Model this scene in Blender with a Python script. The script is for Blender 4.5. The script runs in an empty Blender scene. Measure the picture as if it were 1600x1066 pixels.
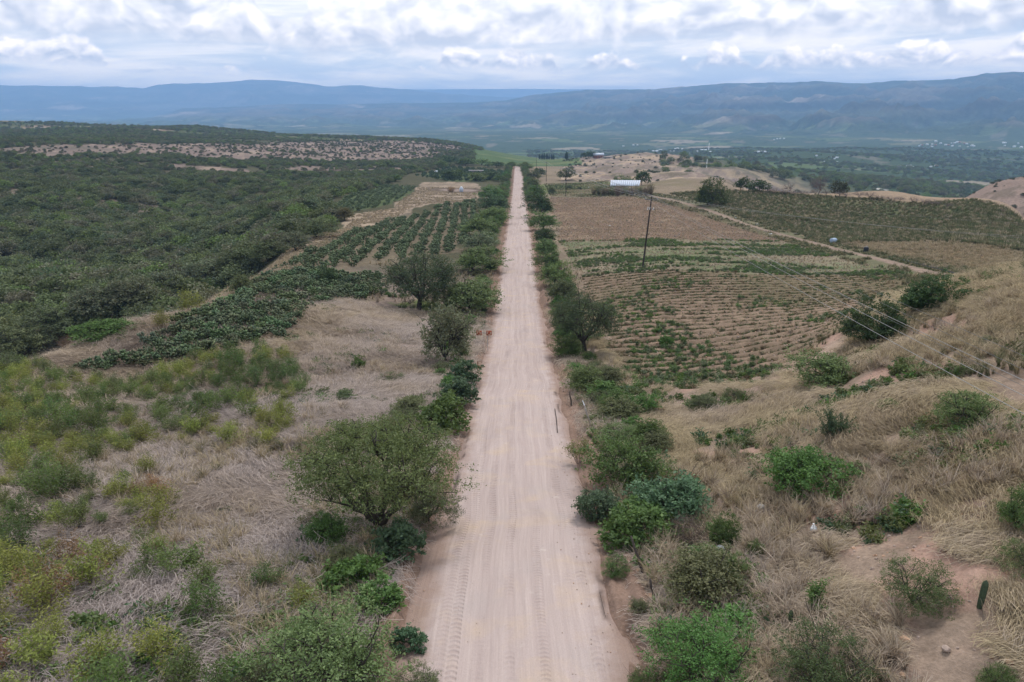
import bpy, math, random
import numpy as np
from mathutils import Vector, Matrix

sc = bpy.context.scene
R = math.radians
PI = math.pi

# ------------------------------------------------------------------ camera, sky, sun, exposure
CAMZ = 17.0
FPX = 1120.0
PITCH = math.atan2(533 - 172, FPX)
cam_d = bpy.data.cameras.new('camera')
cam_d.sensor_width = 36
cam_d.lens = 36 * FPX / 1600
cam_d.clip_start = 0.1
cam_d.clip_end = 90000
cam = bpy.data.objects.new('camera', cam_d)
cam.location = (0, 0, CAMZ)
cam.rotation_euler = (PI / 2 - PITCH, 0, 0)
sc.collection.objects.link(cam)
sc.camera = cam

SUN_EL, SUN_AZ = R(58), R(20)       # azimuth clockwise from +Y
sun_d = bpy.data.lights.new('sun', 'SUN')
sun_d.energy = 2.0
sun_d.angle = R(10)
sun_d.color = (1.0, 0.97, 0.93)
sun = bpy.data.objects.new('sun', sun_d)
sd = Vector((math.sin(SUN_AZ) * math.cos(SUN_EL), math.cos(SUN_AZ) * math.cos(SUN_EL), math.sin(SUN_EL)))
sun.rotation_euler = (-sd).to_track_quat('-Z', 'Y').to_euler()
sun.location = (0, 0, 60)
sc.collection.objects.link(sun)

sc.view_settings.view_transform = 'Standard'
sc.view_settings.look = 'None'
sc.view_settings.exposure = 0.36
sc.view_settings.gamma = 1.0
sc.view_settings.use_curve_mapping = False
sc.render.engine = 'CYCLES'
sc.cycles.max_bounces = 5
sc.cycles.diffuse_bounces = 3
sc.cycles.transmission_bounces = 3
sc.cycles.volume_bounces = 1
sc.cycles.transparent_max_bounces = 6
sc.cycles.use_denoising = True


class NT:
    """small helper to write node trees as expressions"""
    def __init__(self, nt):
        self.nt = nt
        nt.nodes.clear()

    def n(self, typ, **kw):
        nd = self.nt.nodes.new(typ)
        for k, v in kw.items():
            setattr(nd, k, v)
        return nd

    def plug(self, sock, v):
        if isinstance(v, bpy.types.NodeSocket):
            self.nt.links.new(v, sock)
        elif v is not None:
            sock.default_value = v

    def m(self, op, a, b=None, c=None, clamp=False):
        nd = self.n('ShaderNodeMath', operation=op, use_clamp=clamp)
        self.plug(nd.inputs[0], a)
        if b is not None: self.plug(nd.inputs[1], b)
        if c is not None: self.plug(nd.inputs[2], c)
        return nd.outputs[0]

    def mr(self, v, a, b, c=0.0, d=1.0, smooth=False):
        nd = self.n('ShaderNodeMapRange')
        nd.interpolation_type = 'SMOOTHSTEP' if smooth else 'LINEAR'
        self.plug(nd.inputs['Value'], v)
        nd.inputs['From Min'].default_value = a; nd.inputs['From Max'].default_value = b
        nd.inputs['To Min'].default_value = c; nd.inputs['To Max'].default_value = d
        return nd.outputs[0]

    def mix(self, f, a, b, blend='MIX'):
        nd = self.n('ShaderNodeMix', data_type='RGBA', blend_type=blend)
        nd.clamp_factor = True
        self.plug(nd.inputs[0], f)
        self.plug(nd.inputs[6], a)
        self.plug(nd.inputs[7], b)
        return nd.outputs[2]

    def noise(self, vec, scale, detail=4, rough=0.55, dist=0.0):
        nd = self.n('ShaderNodeTexNoise')
        if vec is not None: self.plug(nd.inputs['Vector'], vec)
        nd.inputs['Scale'].default_value = scale
        nd.inputs['Detail'].default_value = detail
        nd.inputs['Roughness'].default_value = rough
        nd.inputs['Distortion'].default_value = dist
        return nd.outputs[0]

    def xyz(self, v):
        nd = self.n('ShaderNodeSeparateXYZ'); self.plug(nd.inputs[0], v); return nd.outputs

    def vec(self, x, y, z=0.0):
        nd = self.n('ShaderNodeCombineXYZ')
        self.plug(nd.inputs[0], x); self.plug(nd.inputs[1], y); self.plug(nd.inputs[2], z)
        return nd.outputs[0]

    def rgb(self, c):
        return (c[0], c[1], c[2], 1.0)

    def bump(self, h, dist, strength=1.0):
        nd = self.n('ShaderNodeBump')
        nd.inputs['Strength'].default_value = strength
        nd.inputs['Distance'].default_value = dist
        self.plug(nd.inputs['Height'], h)
        return nd.outputs[0]


world = bpy.data.worlds.new('World')
sc.world = world
world.use_nodes = True
w = NT(world.node_tree)
tc = w.n('ShaderNodeTexCoord').outputs['Generated']
dx, dy, dz = w.xyz(tc)
el = w.m('MAXIMUM', dz, 0.0)
sky = w.n('ShaderNodeTexSky', sky_type='NISHITA')
sky.sun_disc = False
sky.sun_elevation = SUN_EL
sky.sun_rotation = SUN_AZ
sky.altitude = 1600
# flat layered cloud, projected on a plane overhead
inv = w.m('DIVIDE', 1.0, w.m('ADD', el, 0.055))
pl = w.vec(w.m('MULTIPLY', dx, inv), w.m('MULTIPLY', dy, inv))
n1 = w.noise(pl, 0.33, 9, 0.58, 0.3)
n2 = w.noise(pl, 1.3, 7, 0.6)
lay = w.m('ADD', w.m('MULTIPLY', n1, 0.7), w.m('MULTIPLY', n2, 0.3))
cover = w.mr(lay, 0.36, 0.50, 0.0, 1.0, True)
az = w.m('ARCTAN2', dx, dy)
elv = w.m('ARCSINE', el)
# darker and lighter veils inside the overcast
thick = w.mr(w.noise(w.vec(w.m('MULTIPLY', az, 2.2), w.m('MULTIPLY', elv, 16.0)), 1.8, 7, 0.6, 0.4), 0.38, 0.60, 0.0, 1.0, True)
veil = w.mix(thick, w.rgb((0.50, 0.61, 0.77)), w.rgb((0.95, 0.965, 0.98)))
# brighter overcast towards the veiled sun, as in the picture's top middle
azs = w.m('SUBTRACT', az, -0.02)
glow = w.m('MULTIPLY', w.m('POWER', 2.718, w.m('MULTIPLY', w.m('MULTIPLY', azs, azs), -9.0)), w.mr(elv, 0.05, 0.2, 0.0, 1.0, True))
veil = w.mix(w.m('MULTIPLY', glow, 0.75), veil, w.rgb((1.0, 0.98, 0.97)))
# cumulus banks in rows: flat grey base, bright heads
def cumulus(base, height, k, seed, thr, amp, soft):
    u = w.m('ADD', w.m('MULTIPLY', az, k), seed)
    wob = w.m('MULTIPLY', w.m('SUBTRACT', w.noise(w.vec(u, seed), 0.5, 2, 0.5), 0.5), height * 0.55)
    v = w.m('SUBTRACT', w.m('SUBTRACT', elv, base), wob)          # height over the cloud base
    vk = w.m('MULTIPLY', v, k * 1.35)
    big = w.noise(w.vec(u, w.m('MULTIPLY', vk, 0.2), seed), 0.95, 3, 0.55)
    def det_at(du, dv):
        # billows: folded noise has round heads and sharp creases
        p_ = w.vec(w.m('ADD', u, du), w.m('ADD', vk, dv), seed)
        nz = w.noise(p_, 2.4, 5, 0.6)
        bl = w.m('ABSOLUTE', w.m('SUBTRACT', w.noise(p_, 4.2, 3, 0.5, 0.25), 0.5))
        return w.m('ADD', w.m('MULTIPLY', nz, 0.5), w.m('MULTIPLY', bl, 1.5))
    det = det_at(0.0, 0.0)
    top = w.m('MULTIPLY', w.mr(big, thr, thr + 0.2, -0.35, 1.0), height)
    dens = w.m('ADD', w.m('SUBTRACT', top, v), w.m('MULTIPLY', w.m('SUBTRACT', det, 0.45), height * amp))
    a = w.m('MULTIPLY', w.mr(dens, 0.0, height * soft, 0, 1, True), w.mr(w.m('ADD', v, w.m('MULTIPLY', w.m('SUBTRACT', det, 0.45), height * 0.5)), -height * 0.22, height * 0.16, 0, 1, True))
    relief = w.m('MULTIPLY', w.m('SUBTRACT', det, det_at(0.03, 0.08)), 2.2)
    lit = w.m('ADD', w.mr(v, -0.05 * height, height * 0.7, 0.05, 0.8), relief, clamp=True)
    col = w.mix(lit, w.rgb((0.46, 0.52, 0.65)), w.rgb((1.22, 1.20, 1.19)))
    return a, col
full = veil
for (b_, h_, k_, s_, t_, m_, q_) in ((0.050, 0.034, 7.0, 7.7, 0.38, 1.0, 0.25), (0.080, 0.080, 3.8, 2.9, 0.36, 1.1, 0.16), (0.23, 0.15, 2.6, 8.2, 0.38, 1.1, 0.16)):
    a_, c_ = cumulus(b_, h_, k_, s_, t_, m_, q_)
    full = w.mix(w.m('MULTIPLY', a_, 0.92), full, c_)
full = w.mix(w.m('MULTIPLY', glow, 0.4), full, w.rgb((1.05, 1.03, 1.02)))
# low sky brightened and warmed to make up for the haze before it
full = w.mix(1.0, full, w.mix(w.m('POWER', w.mr(elv, 0.03, 0.16), 0.6), w.rgb((1.9, 1.55, 1.2)), w.rgb((1.0, 1.0, 1.0))), 'MULTIPLY')
clear = w.mix(1.0, sky.outputs[0], w.rgb((0.10, 0.10, 0.10)), 'MULTIPLY')
total = w.mix(w.m('MAXIMUM', cover, w.mr(elv, 0.5, 0.12, 0.72, 1.0)), clear, full)
total = w.mix(w.mr(dz, -0.02, 0.0), w.rgb((0.25, 0.25, 0.24)), total)
bg = w.n('ShaderNodeBackground')
w.plug(bg.inputs[0], w.mix(1.0, total, w.rgb((10, 10, 10)), 'MULTIPLY'))
bg.inputs[1].default_value = 0.1
wo = w.n('ShaderNodeOutputWorld')
world.node_tree.links.new(bg.outputs[0], wo.inputs[0])
world.cycles.sampling_method = 'MANUAL'
world.cycles.sample_map_resolution = 512

# ------------------------------------------------------------------ helpers: noise, projection
def _h(ix, iy, seed):
    h = (ix.astype(np.int64) * 374761393 + iy.astype(np.int64) * 668265263 + seed * 1442695041) & 0xFFFFFFFF
    h = ((h ^ (h >> 13)) * 1274126177) & 0xFFFFFFFF
    h = ((h ^ (h >> 16)) * 2246822519) & 0xFFFFFFFF
    return ((h ^ (h >> 15)) & 0xFFFFFF) / float(0xFFFFFF)

def vn(x, y, seed=0):
    x = np.asarray(x, float); y = np.asarray(y, float)
    ix = np.floor(x); iy = np.floor(y)
    fx = x - ix; fy = y - iy
    fx = fx * fx * (3 - 2 * fx); fy = fy * fy * (3 - 2 * fy)
    ix = ix.astype(np.int64); iy = iy.astype(np.int64)
    a = _h(ix, iy, seed); b = _h(ix + 1, iy, seed); c = _h(ix, iy + 1, seed); d = _h(ix + 1, iy + 1, seed)
    return (a * (1 - fx) + b * fx) * (1 - fy) + (c * (1 - fx) + d * fx) * fy

def fbm(x, y, octv=4, seed=0, gain=0.5):
    s = 0; amp = 1; tot = 0
    for i in range(octv):
        s = s + amp * vn(x * 2 ** i + 17.3 * i, y * 2 ** i - 9.1 * i, seed + i)
        tot += amp; amp *= gain
    return s / tot - 0.5

def ridge(x, y, octv=4, seed=0):
    s = 0; amp = 1; tot = 0
    for i in range(octv):
        s = s + amp * (1 - np.abs(2 * vn(x * 2 ** i + 5 * i, y * 2 ** i + 3 * i, seed + i) - 1))
        tot += amp; amp *= 0.5
    return s / tot

def sstep(a, b, x):
    t = np.clip((x - a) / (b - a), 0, 1)
    return t * t * (3 - 2 * t)

CP, SP = math.cos(PITCH), math.sin(PITCH)
def ray(px, py):
    xr = (px - 800) / FPX; yu = -(py - 533) / FPX
    return np.array([xr, CP + yu * SP, -SP + yu * CP])
def P3(px, py, Z):
    return np.array([0, 0, CAMZ]) + Z * ray(px, py)

# ------------------------------------------------------------------ terrain heights
rw = [(1066, 357), (950, 305), (850, 256), (750, 200), (650, 150), (600, 126), (545, 99), (500, 78), (460, 64), (430, 56), (385, 43.5),
      (340, 31), (320, 25.5), (300, 19.3), (285, 14.8), (275, 11.8), (268, 9.6)]
prof = [(1.0, 1.3), (8.0, 1.0)]
for (py, wd) in rw:
    p = P3(806, py, FPX * 7 / wd)
    prof.append((p[1], p[2]))
prof += [(950, prof[-1][1] - 3), (1400, CAMZ - 92), (2500, CAMZ - 118), (6000, CAMZ - 135), (90000, CAMZ - 150)]
prof_s = np.log([p[0] for p in prof]); prof_z = np.array([p[1] for p in prof])
# smooth the profile a little
_ss = np.linspace(0, math.log(90000), 1200)
_zz = np.interp(_ss, prof_s, prof_z)
_k = np.hanning(31); _k /= _k.sum()
_zz = np.convolve(np.pad(_zz, 15, mode='edge'), _k, mode='valid')
def zbase(r):
    return np.interp(np.log(np.maximum(r, 1.0)), _ss, _zz)

vis = [
 (0,1066,22.5),(300,1066,22.3),(0,950,27),(0,850,33),(300,850,32.5),(0,750,42),(300,750,41.5),(0,650,56),(300,650,55),(550,650,54),
 (0,590,71),(200,590,70),(450,590,66),(600,560,76),(80,560,78),(200,515,93),(350,460,122),(430,410,148),(500,365,192),(560,340,238),
 (640,300,385),(600,480,110),(650,400,160),(650,340,255),(550,310,330),(700,300,390),(640,275,520),(745,270,560),(700,262,640),
 (0,500,140),(0,440,195),(0,400,240),(0,340,300),(0,300,350),(0,260,430),(0,235,560),(0,215,820),(0,200,1250),(0,192,1550),
 (200,480,140),(200,440,190),(200,400,240),(200,340,310),(200,300,370),(200,262,470),(200,235,640),(200,215,900),(200,200,1300),(200,196,1550),
 (350,420,175),(350,400,220),(350,340,320),(350,300,400),(350,270,520),(350,240,700),(350,220,950),(350,207,1350),(350,204,1500),
 (450,340,260),(470,300,430),(500,270,560),(500,245,720),(500,225,960),(500,216,1250),
 (620,258,700),(620,248,820),(620,235,960),(640,219,1200),(700,250,780),(700,240,930),(700,223,1200),(760,252,840),(760,240,1100),
 (730,385,177),(730,460,125),(730,545,83),(690,700,46),(650,850,32.5),(600,1066,22.4),
 (870,385,176),(870,460,124),(890,545,82),(915,700,45),(950,850,31.5),(1000,1066,22.1),(860,300,400),(800,300,402),
 (820,256,1000),(850,249,1150),(935,245,1150),(1050,244,1050),(1000,262,720),(1000,275,520),(1000,288,410),(1000,300,345),(1000,340,245),
 (1004,418,137),(1000,500,95),(1000,560,76),(1000,610,62),(1100,262,800),(1150,272,720),(1150,286,430),(1150,298,335),
 (1500,329,258),(1450,321,275),(1560,339,240),(1200,299,320),(1200,340,238),(1200,420,134),(1200,500,89),(1200,560,69),(1240,600,54),(1150,650,50),(1200,700,41),(1200,850,30),(1200,1066,21.5),
 (1400,312,295),(1400,340,232),(1400,390,160),(1400,430,122),(1340,480,90),(1370,535,57),(1440,490,58),(1500,452,62),(1480,500,54),(1400,560,48),(1400,700,34),
 (1400,850,26.5),(1400,1066,20),(1500,425,118),(1550,400,142),(1600,420,62),(1600,500,46),(1600,600,37),(1600,700,30),(1600,850,24),(1600,1066,19.2),
 (1600,408,128),(1600,370,182),(1600,346,232),(1560,284,520),(1600,300,420),(1510,312,430),(1620,282,520),
 (1450,297,900),(1300,272,1300),(1400,262,1600),(1200,266,1150),(1190,248,1500),(1130,250,1500),(1400,240,2400),(1550,240,2500),(1300,226,3500),
 (1500,228,3300),(1000,232,3000),(850,236,2600),(750,232,3000),
]
hid = [  # (px azimuth, distance, height relative to the camera) behind crests
 (0,3000,-90),(200,3000,-95),(350,3000,-100),(500,2500,-110),(640,2200,-115),(0,4500,-130),(350,4500,-135),(800,4500,-135),(1200,4500,-138),(1600,4500,-138),
 (935,1500,-108),(850,1600,-108),(1050,1350,-105),(1200,420,-62),(1200,620,-92),(1400,380,-66),(1400,560,-88),(1600,290,-55),(1500,330,-58),(1560,800,-95),
 (0,105,-36),(200,118,-40),(350,150,-41),
]
pts, vals = [], []
for (px, py, Z) in vis:
    p = P3(px, py, Z); r = math.hypot(p[0], p[1]); pts.append((math.atan2(p[0], p[1]), math.log(r))); vals.append((p[2] - float(zbase(r))) / r)
for (px, r, zr) in hid:
    a = math.atan2((px - 800) / FPX, CP); pts.append((a, math.log(r))); vals.append((CAMZ + zr - float(zbase(r))) / r)
for a in (-0.75, -0.4, 0, 0.4, 0.75):
    pts.append((a, math.log(9.0))); vals.append(0.0)
pts = np.array(pts); vals = np.array(vals)
AZS = 2.2                                       # azimuth weight against ln r
Q = pts * np.array([AZS, 1.0])
def _kern(d2):
    return np.where(d2 > 1e-12, 0.5 * d2 * np.log(np.maximum(d2, 1e-12)), 0)
_n = len(Q)
_D = ((Q[:, None, :] - Q[None, :, :]) ** 2).sum(-1)
_A = np.zeros((_n + 3, _n + 3)); _A[:_n, :_n] = _kern(_D) + np.eye(_n) * 0.0006
_A[:_n, _n] = 1; _A[:_n, _n + 1:] = Q; _A[_n, :_n] = 1; _A[_n + 1:, :_n] = Q.T
_W = np.linalg.solve(_A, np.concatenate([vals, np.zeros(3)]))

def tps(a, s):
    a = np.asarray(a, float).ravel() * AZS; s = np.asarray(s, float).ravel()
    out = np.empty_like(a)
    for i in range(0, len(a), 60000):
        aa = a[i:i + 60000]; ss = s[i:i + 60000]
        d2 = (aa[:, None] - Q[None, :, 0]) ** 2 + (ss[:, None] - Q[None, :, 1]) ** 2
        out[i:i + 60000] = _kern(d2) @ _W[:_n] + _W[_n] + _W[_n + 1] * aa + _W[_n + 2] * ss
    return out
# the interpolated residual lives on a table (fast lookup)
TA = np.linspace(-0.76, 0.76, 700); TS = np.linspace(math.log(6.0), math.log(4600), 900)
_ga, _gs = np.meshgrid(TA, TS, indexing='ij')
TT = tps(_ga.ravel(), _gs.ravel()).reshape(_ga.shape)
def residual(a, s):
    a = np.clip(a, TA[0], TA[-1]); s = np.clip(s, TS[0], TS[-1])
    u = (a - TA[0]) / (TA[1] - TA[0]); v = (s - TS[0]) / (TS[1] - TS[0])
    i = np.clip(u.astype(int), 0, len(TA) - 2); j = np.clip(v.astype(int), 0, len(TS) - 2)
    fu = u - i; fv = v - j
    return (TT[i, j] * (1 - fu) + TT[i + 1, j] * fu) * (1 - fv) + (TT[i, j + 1] * (1 - fu) + TT[i + 1, j + 1] * fu) * fv

def pxaz(px):
    return np.arctan2((np.asarray(px, float) - 800) / FPX, CP)
def skyline(tab, dist):
    px = np.array([t[0] for t in tab], float); py = np.array([t[1] for t in tab], float)
    a = pxaz(px); d = np.interp(px, [d_[0] for d_ in dist], [d_[1] for d_ in dist])
    yu = -(py - 533) / FPX; fwd = CP + yu * SP; up = -SP + yu * CP; xr = (px - 800) / FPX
    return a, d * up / np.hypot(fwd, xr), d
m1a, m1z, m1d = skyline([(-400,200),(150,190),(250,188),(290,183),(318,175),(335,169),(400,168),(450,164),(500,163),(600,162),(750,160),(790,157),(830,148),(870,144),(900,141),(930,141),
    (1000,139),(1040,135),(1100,131),(1170,129),(1230,128),(1280,131),(1330,128),(1400,126),(1440,121),(1462,115),(1500,114),(1600,115),(1700,118),(2000,126),(2600,130)],
    [(-400,11800),(330,11500),(800,10300),(1250,9300),(1600,9000),(2600,9000)])
m2a, m2z, m2d = skyline([(-600,140),(0,140),(50,138),(80,134),(180,136),(220,135),(280,138),(305,132),(340,131),(380,130),(420,126),(460,125),(500,129),(540,135),(580,133),
    (640,139),(680,143),(720,147),(800,152),(1000,160),(2600,165)], [(-600,16500),(2600,16500)])
m3a, m3z, m3d = skyline([(-600,150),(600,142),(660,140),(800,139),(950,140),(1100,141),(2600,150)], [(-600,21000),(2600,21000)])

def sprof(t):
    # foothills, bench, slope, cliff, flat top
    return np.interp(t, [0, 0.15, 0.38, 0.50, 0.62, 0.74, 0.86, 0.93, 0.975, 1.0, 1.5], [0, 0.05, 0.17, 0.22, 0.42, 0.50, 0.70, 0.74, 0.93, 1.0, 1.0])

def road_x(y):
    return 0.0089 * y - 0.05
ROAD_END = 860.0
def left_widening(y):
    return 0.5 * (1 - sstep(20.0, 50.0, y))
def road_dist(x, y):
    d = x - road_x(y)
    d = d + left_widening(y) * np.clip(-d / 3.4, 0, 1)
    return np.where((y > -60) & (y < ROAD_END), d, 99.0)

def H0(x, y):
    """large form of the land"""
    x = np.asarray(x, float); y = np.asarray(y, float)
    r = np.maximum(np.hypot(x, y), 2.0); a = np.arctan2(x, y); s = np.log(r)
    zb = zbase(r)
    aw = 1 - sstep(0.76, 1.5, np.abs(a))
    z = zb + residual(a, s) * r * aw * sstep(7, 14, r)
    far = sstep(3000, 4600, r)
    if np.any(far > 0):
        vall = CAMZ - 138 + 10 * fbm(x / 1500, y / 1500, 3, 5)
        wob = 1500 * fbm(x / 1800, y / 1800, 4, 40)
        wob2 = 500 * (ridge(x / 900, y / 900, 4, 44) - 0.5)
        zc = np.interp(a, m1a, m1z) + CAMZ + 5 * np.round(3 * fbm(a * 34, a * 0, 3, 62)) + 5 * fbm(a * 160, a * 0, 3, 63); dc = np.interp(a, m1a, m1d)
        start = 4300 + (dc - 9000) * 0.9
        ww = np.clip((dc - r) / 1500, 0, 1)
        t = (r + (wob + wob2) * ww * 0.9 - start) / (dc - start)
        h1 = vall + (zc - vall) * sprof(np.clip(t, 0, 1))
        rough = (ridge(x / 520 + 0.3 * fbm(x / 300, y / 300, 2, 3), y / 520, 5, 9) - 0.55)
        h1 = h1 + rough * np.clip(t * 6, 0, 1) * np.clip((1 - t) * 6, 0, 1) * np.clip((zc - vall) / 500, 0.25, 1) * 400
        zc2 = np.interp(a, m2a, m2z) + CAMZ + 35 * fbm(a * 60, a * 0, 4, 61); t2 = (r - 12300 + 1500 * fbm(x / 2200, y / 2200, 4, 12)) / 4200
        h2 = vall + (zc2 - vall) * np.clip(t2, 0, 1) ** 1.3 + (ridge(x / 1300, y / 1300, 5, 22) - 0.6) * 330 * np.clip(t2 * 3, 0, 1) * np.clip((1 - t2) * 4, 0, 1)
        h2 = np.where(t2 > 1, vall + (zc2 - vall) * np.clip(1 - (t2 - 1) * 1.2, 0, 1), h2)
        zc3 = np.interp(a, m3a, m3z) + CAMZ; t3 = (r - 18800) / 2200
        h3 = vall + (zc3 - vall) * np.clip(t3, 0, 1)
        hf = np.maximum(np.where(r < dc, h1, np.maximum(h1 - (r - dc) * 0.12, vall)), np.maximum(h2, h3))
        z = z * (1 - far) + hf * far
    return z

def H(x, y):
    """the ground with its smaller relief"""
    x = np.asarray(x, float); y = np.asarray(y, float)
    z = H0(x, y)
    r = np.hypot(x, y); a = np.arctan2(x, y)
    d = road_dist(x, y); ad = np.abs(d)
    off = sstep(4.0, 9.0, ad)
    z = z + off * (0.9 * fbm(x / 9, y / 9, 3, 71) + 0.42 * (ridge(x / 2.4, y / 2.4, 3, 72) - 0.6) + 0.2 * fbm(x / 1.2, y / 1.2, 2, 73)) * (1 - 0.6 * sstep(60, 120, r))
    # gorge and hills: gullies
    far = sstep(500, 1000, r) * (1 - sstep(3000, 4600, r))
    if np.any(far > 0):
        z = z + far * (14 * fbm(x / 160, y / 160, 4, 81))
        z = z + sstep(1400, 2000, r) * (1 - sstep(3000, 4600, r)) * 34 * fbm(x / 420, y / 420, 4, 83) * sstep(-0.2, 0.2, a + 0.1)
    gor = sstep(130, 220, r) * (1 - sstep(700, 1000, r)) * sstep(-0.12, -0.3, a)
    z = z + gor * 17 * fbm(x / 85, y / 85, 3, 91)
    tn = sstep(400, 470, r) * (1 - sstep(1000, 1300, r)) * sstep(0.07, 0.1, a) * (1 - sstep(0.36, 0.42, a)) + sstep(300, 360, r) * (1 - sstep(600, 800, r)) * sstep(0.52, 0.56, a)
    if np.any(tn > 0):
        z = z + tn * (9 * (ridge(x / 55, y / 55, 4, 92) - 0.6) + 2.5 * fbm(x / 14, y / 14, 3, 93))
    z = z + 1.6 * np.exp(-(((r - 300) / 55) ** 2 + ((a + 0.12) / 0.07) ** 2)) * (1 + 2 * fbm(x / 14, y / 14, 3, 94))
    # verge: low berm and a shallow ditch on the right
    vb = (1 - sstep(0.35, 0.9, np.abs(ad - 4.25))) * (r < 400)
    z = z + vb * (0.22 + 0.5 * fbm(x / 1.3, y / 2.5, 2, 33))
    z = z - ((1 - sstep(0.1, 0.45, np.abs(d - 4.05))) * 0.28) * (r < 200)
    return z

def ground_z(x, y):
    return float(H(np.array([x]), np.array([y]))[0])

_tt = np.exp(np.linspace(math.log(12), math.log(5000), 300))
def pick(px, py):
    d = ray(px, py)
    T = _tt
    for _ in range(2):
        gap = CAMZ + d[2] * T - H(d[0] * T, d[1] * T)
        below = gap < 0
        i = int(np.argmax(below)) if below.any() else len(T) - 1
        i = max(i, 1)
        lo, hi = T[i - 1], T[i]
        if _ == 0: T = np.linspace(lo, hi, 14)
    f = gap[i - 1] / max(gap[i - 1] - gap[i], 1e-9)
    hi = lo + (hi - lo) * min(max(f, 0), 1)
    return np.array([d[0] * hi, d[1] * hi, ground_z(d[0] * hi, d[1] * hi)]), hi

def poly(*pp):
    return np.array([pick(*p)[0][:2] for p in pp])
def inpoly(P, x, y):
    c = np.zeros(np.shape(x), bool); n = len(P)
    for i in range(n):
        x0, y0 = P[i]; x1, y1 = P[(i + 1) % n]
        if y0 == y1: continue
        c ^= ((y0 > y) != (y1 > y)) & (x < (x1 - x0) * (y - y0) / (y1 - y0) + x0)
    return c
def dist_line(P, x, y):
    d = np.full(np.shape(x), 1e9)
    for i in range(len(P) - 1):
        ax, ay = P[i]; bx, by = P[i + 1]
        L = (bx - ax) ** 2 + (by - ay) ** 2
        t = np.clip(((x - ax) * (bx - ax) + (y - ay) * (by - ay)) / max(L, 1e-9), 0, 1)
        d = np.minimum(d, np.hypot(x - ax - t * (bx - ax), y - ay - t * (by - ay)))
    return d

F_NEAR = poly((908,432),(1425,428),(1340,505),(1262,545),(1195,598),(1003,606),(955,565),(932,500))
F_GREEN = poly((872,377),(1215,377),(1425,428),(908,432))
F_BROWN = poly((860,307),(1010,307),(1130,340),(1250,374),(1215,378),(872,377))
F_MID = poly((850,287),(945,283),(1000,303),(860,306))
F_BIG = poly((1045,303),(1150,299),(1400,314),(1598,348),(1700,375),(1700,420),(1600,412),(1500,424),(1420,406),(1340,388),(1250,366),(1130,329))
F_BIGBROWN = poly((1300,385),(1340,378),(1600,395),(1640,415),(1500,426),(1380,402))
TRACK = poly((852,304),(1000,304),(1110,330),(1250,374),(1400,412),(1500,432))
N_MAIN = poly((422,428),(500,392),(590,352),(744,312),(742,360),(715,392),(640,402),(560,415),(500,425))
N_NEAR = poly((85,588),(240,535),(375,470),(410,436),(590,432),(600,462),(490,478),(440,530),(330,560),(200,575))
N_FAR = poly((485,332),(555,305),(600,290),(650,292),(615,318),(560,330))
N_STRIP = poly((650,275),(700,262),(795,268),(790,282),(700,284))
PATHL = poly((-40,606),(100,548),(210,500),(330,452),(420,418),(500,372),(560,335),(640,322),(560,358),(440,420),(430,436),(350,478),(240,532),(120,575),(-40,640))
SCRUB = poly((-120,640),(120,600),(330,560),(440,552),(480,600),(450,680),(380,740),(320,790),(300,860),(340,920),(400,1066),(350,1150),(-200,1150))
BARE_L = poly((420,445),(540,372),(600,340),(660,285),(745,285),(745,312),(640,325),(560,362),(440,430))
DIRT_R = poly((1170,600),(1240,560),(1310,525),(1340,540),(1270,580),(1230,625),(1170,620))
LONE = poly((440,530),(490,480),(600,462),(700,470),(700,520),(560,540))

BASIN = pick(716, 297)[0][:2]
BALD = [poly((0,234),(180,226),(420,222),(560,221),(700,222),(765,240),(650,250),(560,254),(430,250),(300,246),(150,244),(0,243)),
        poly((222,254),(330,263),(440,262),(560,262),(640,264),(640,270),(520,270),(400,272),(300,268))]
BALD2 = poly((50,262),(110,256),(185,265),(190,276),(120,276),(60,272))
def field_mask(x, y):
    return inpoly(F_NEAR, x, y) | inpoly(F_GREEN, x, y) | inpoly(F_BROWN, x, y) | inpoly(F_BIG, x, y) | inpoly(F_MID, x, y)

# ------------------------------------------------------------------ materials
def new_mat(name):
    m = bpy.data.materials.new(name); m.use_nodes = True
    return m, NT(m.node_tree)

def simple_mat(name, col, rough=0.8, metal=0.0, var=0.15, scale=8.0, bump=0.0):
    m, t = new_mat(name)
    g = t.n('ShaderNodeTexCoord').outputs['Object']
    nz = t.noise(g, scale, 5, 0.6)
    f = t.mr(nz, 0.3, 0.7, 1 - var, 1 + var)
    c = t.mix(1.0, t.rgb(col), t.vec(f, f, f), 'MULTIPLY')
    b = t.n('ShaderNodeBsdfPrincipled')
    t.plug(b.inputs['Base Color'], c); b.inputs['Roughness'].default_value = rough; b.inputs['Metallic'].default_value = metal
    b.inputs['Specular IOR Level'].default_value = 0.25
    if bump: t.plug(b.inputs['Normal'], t.bump(nz, bump))
    o = t.n('ShaderNodeOutputMaterial'); m.node_tree.links.new(b.outputs[0], o.inputs[0])
    return m

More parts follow.
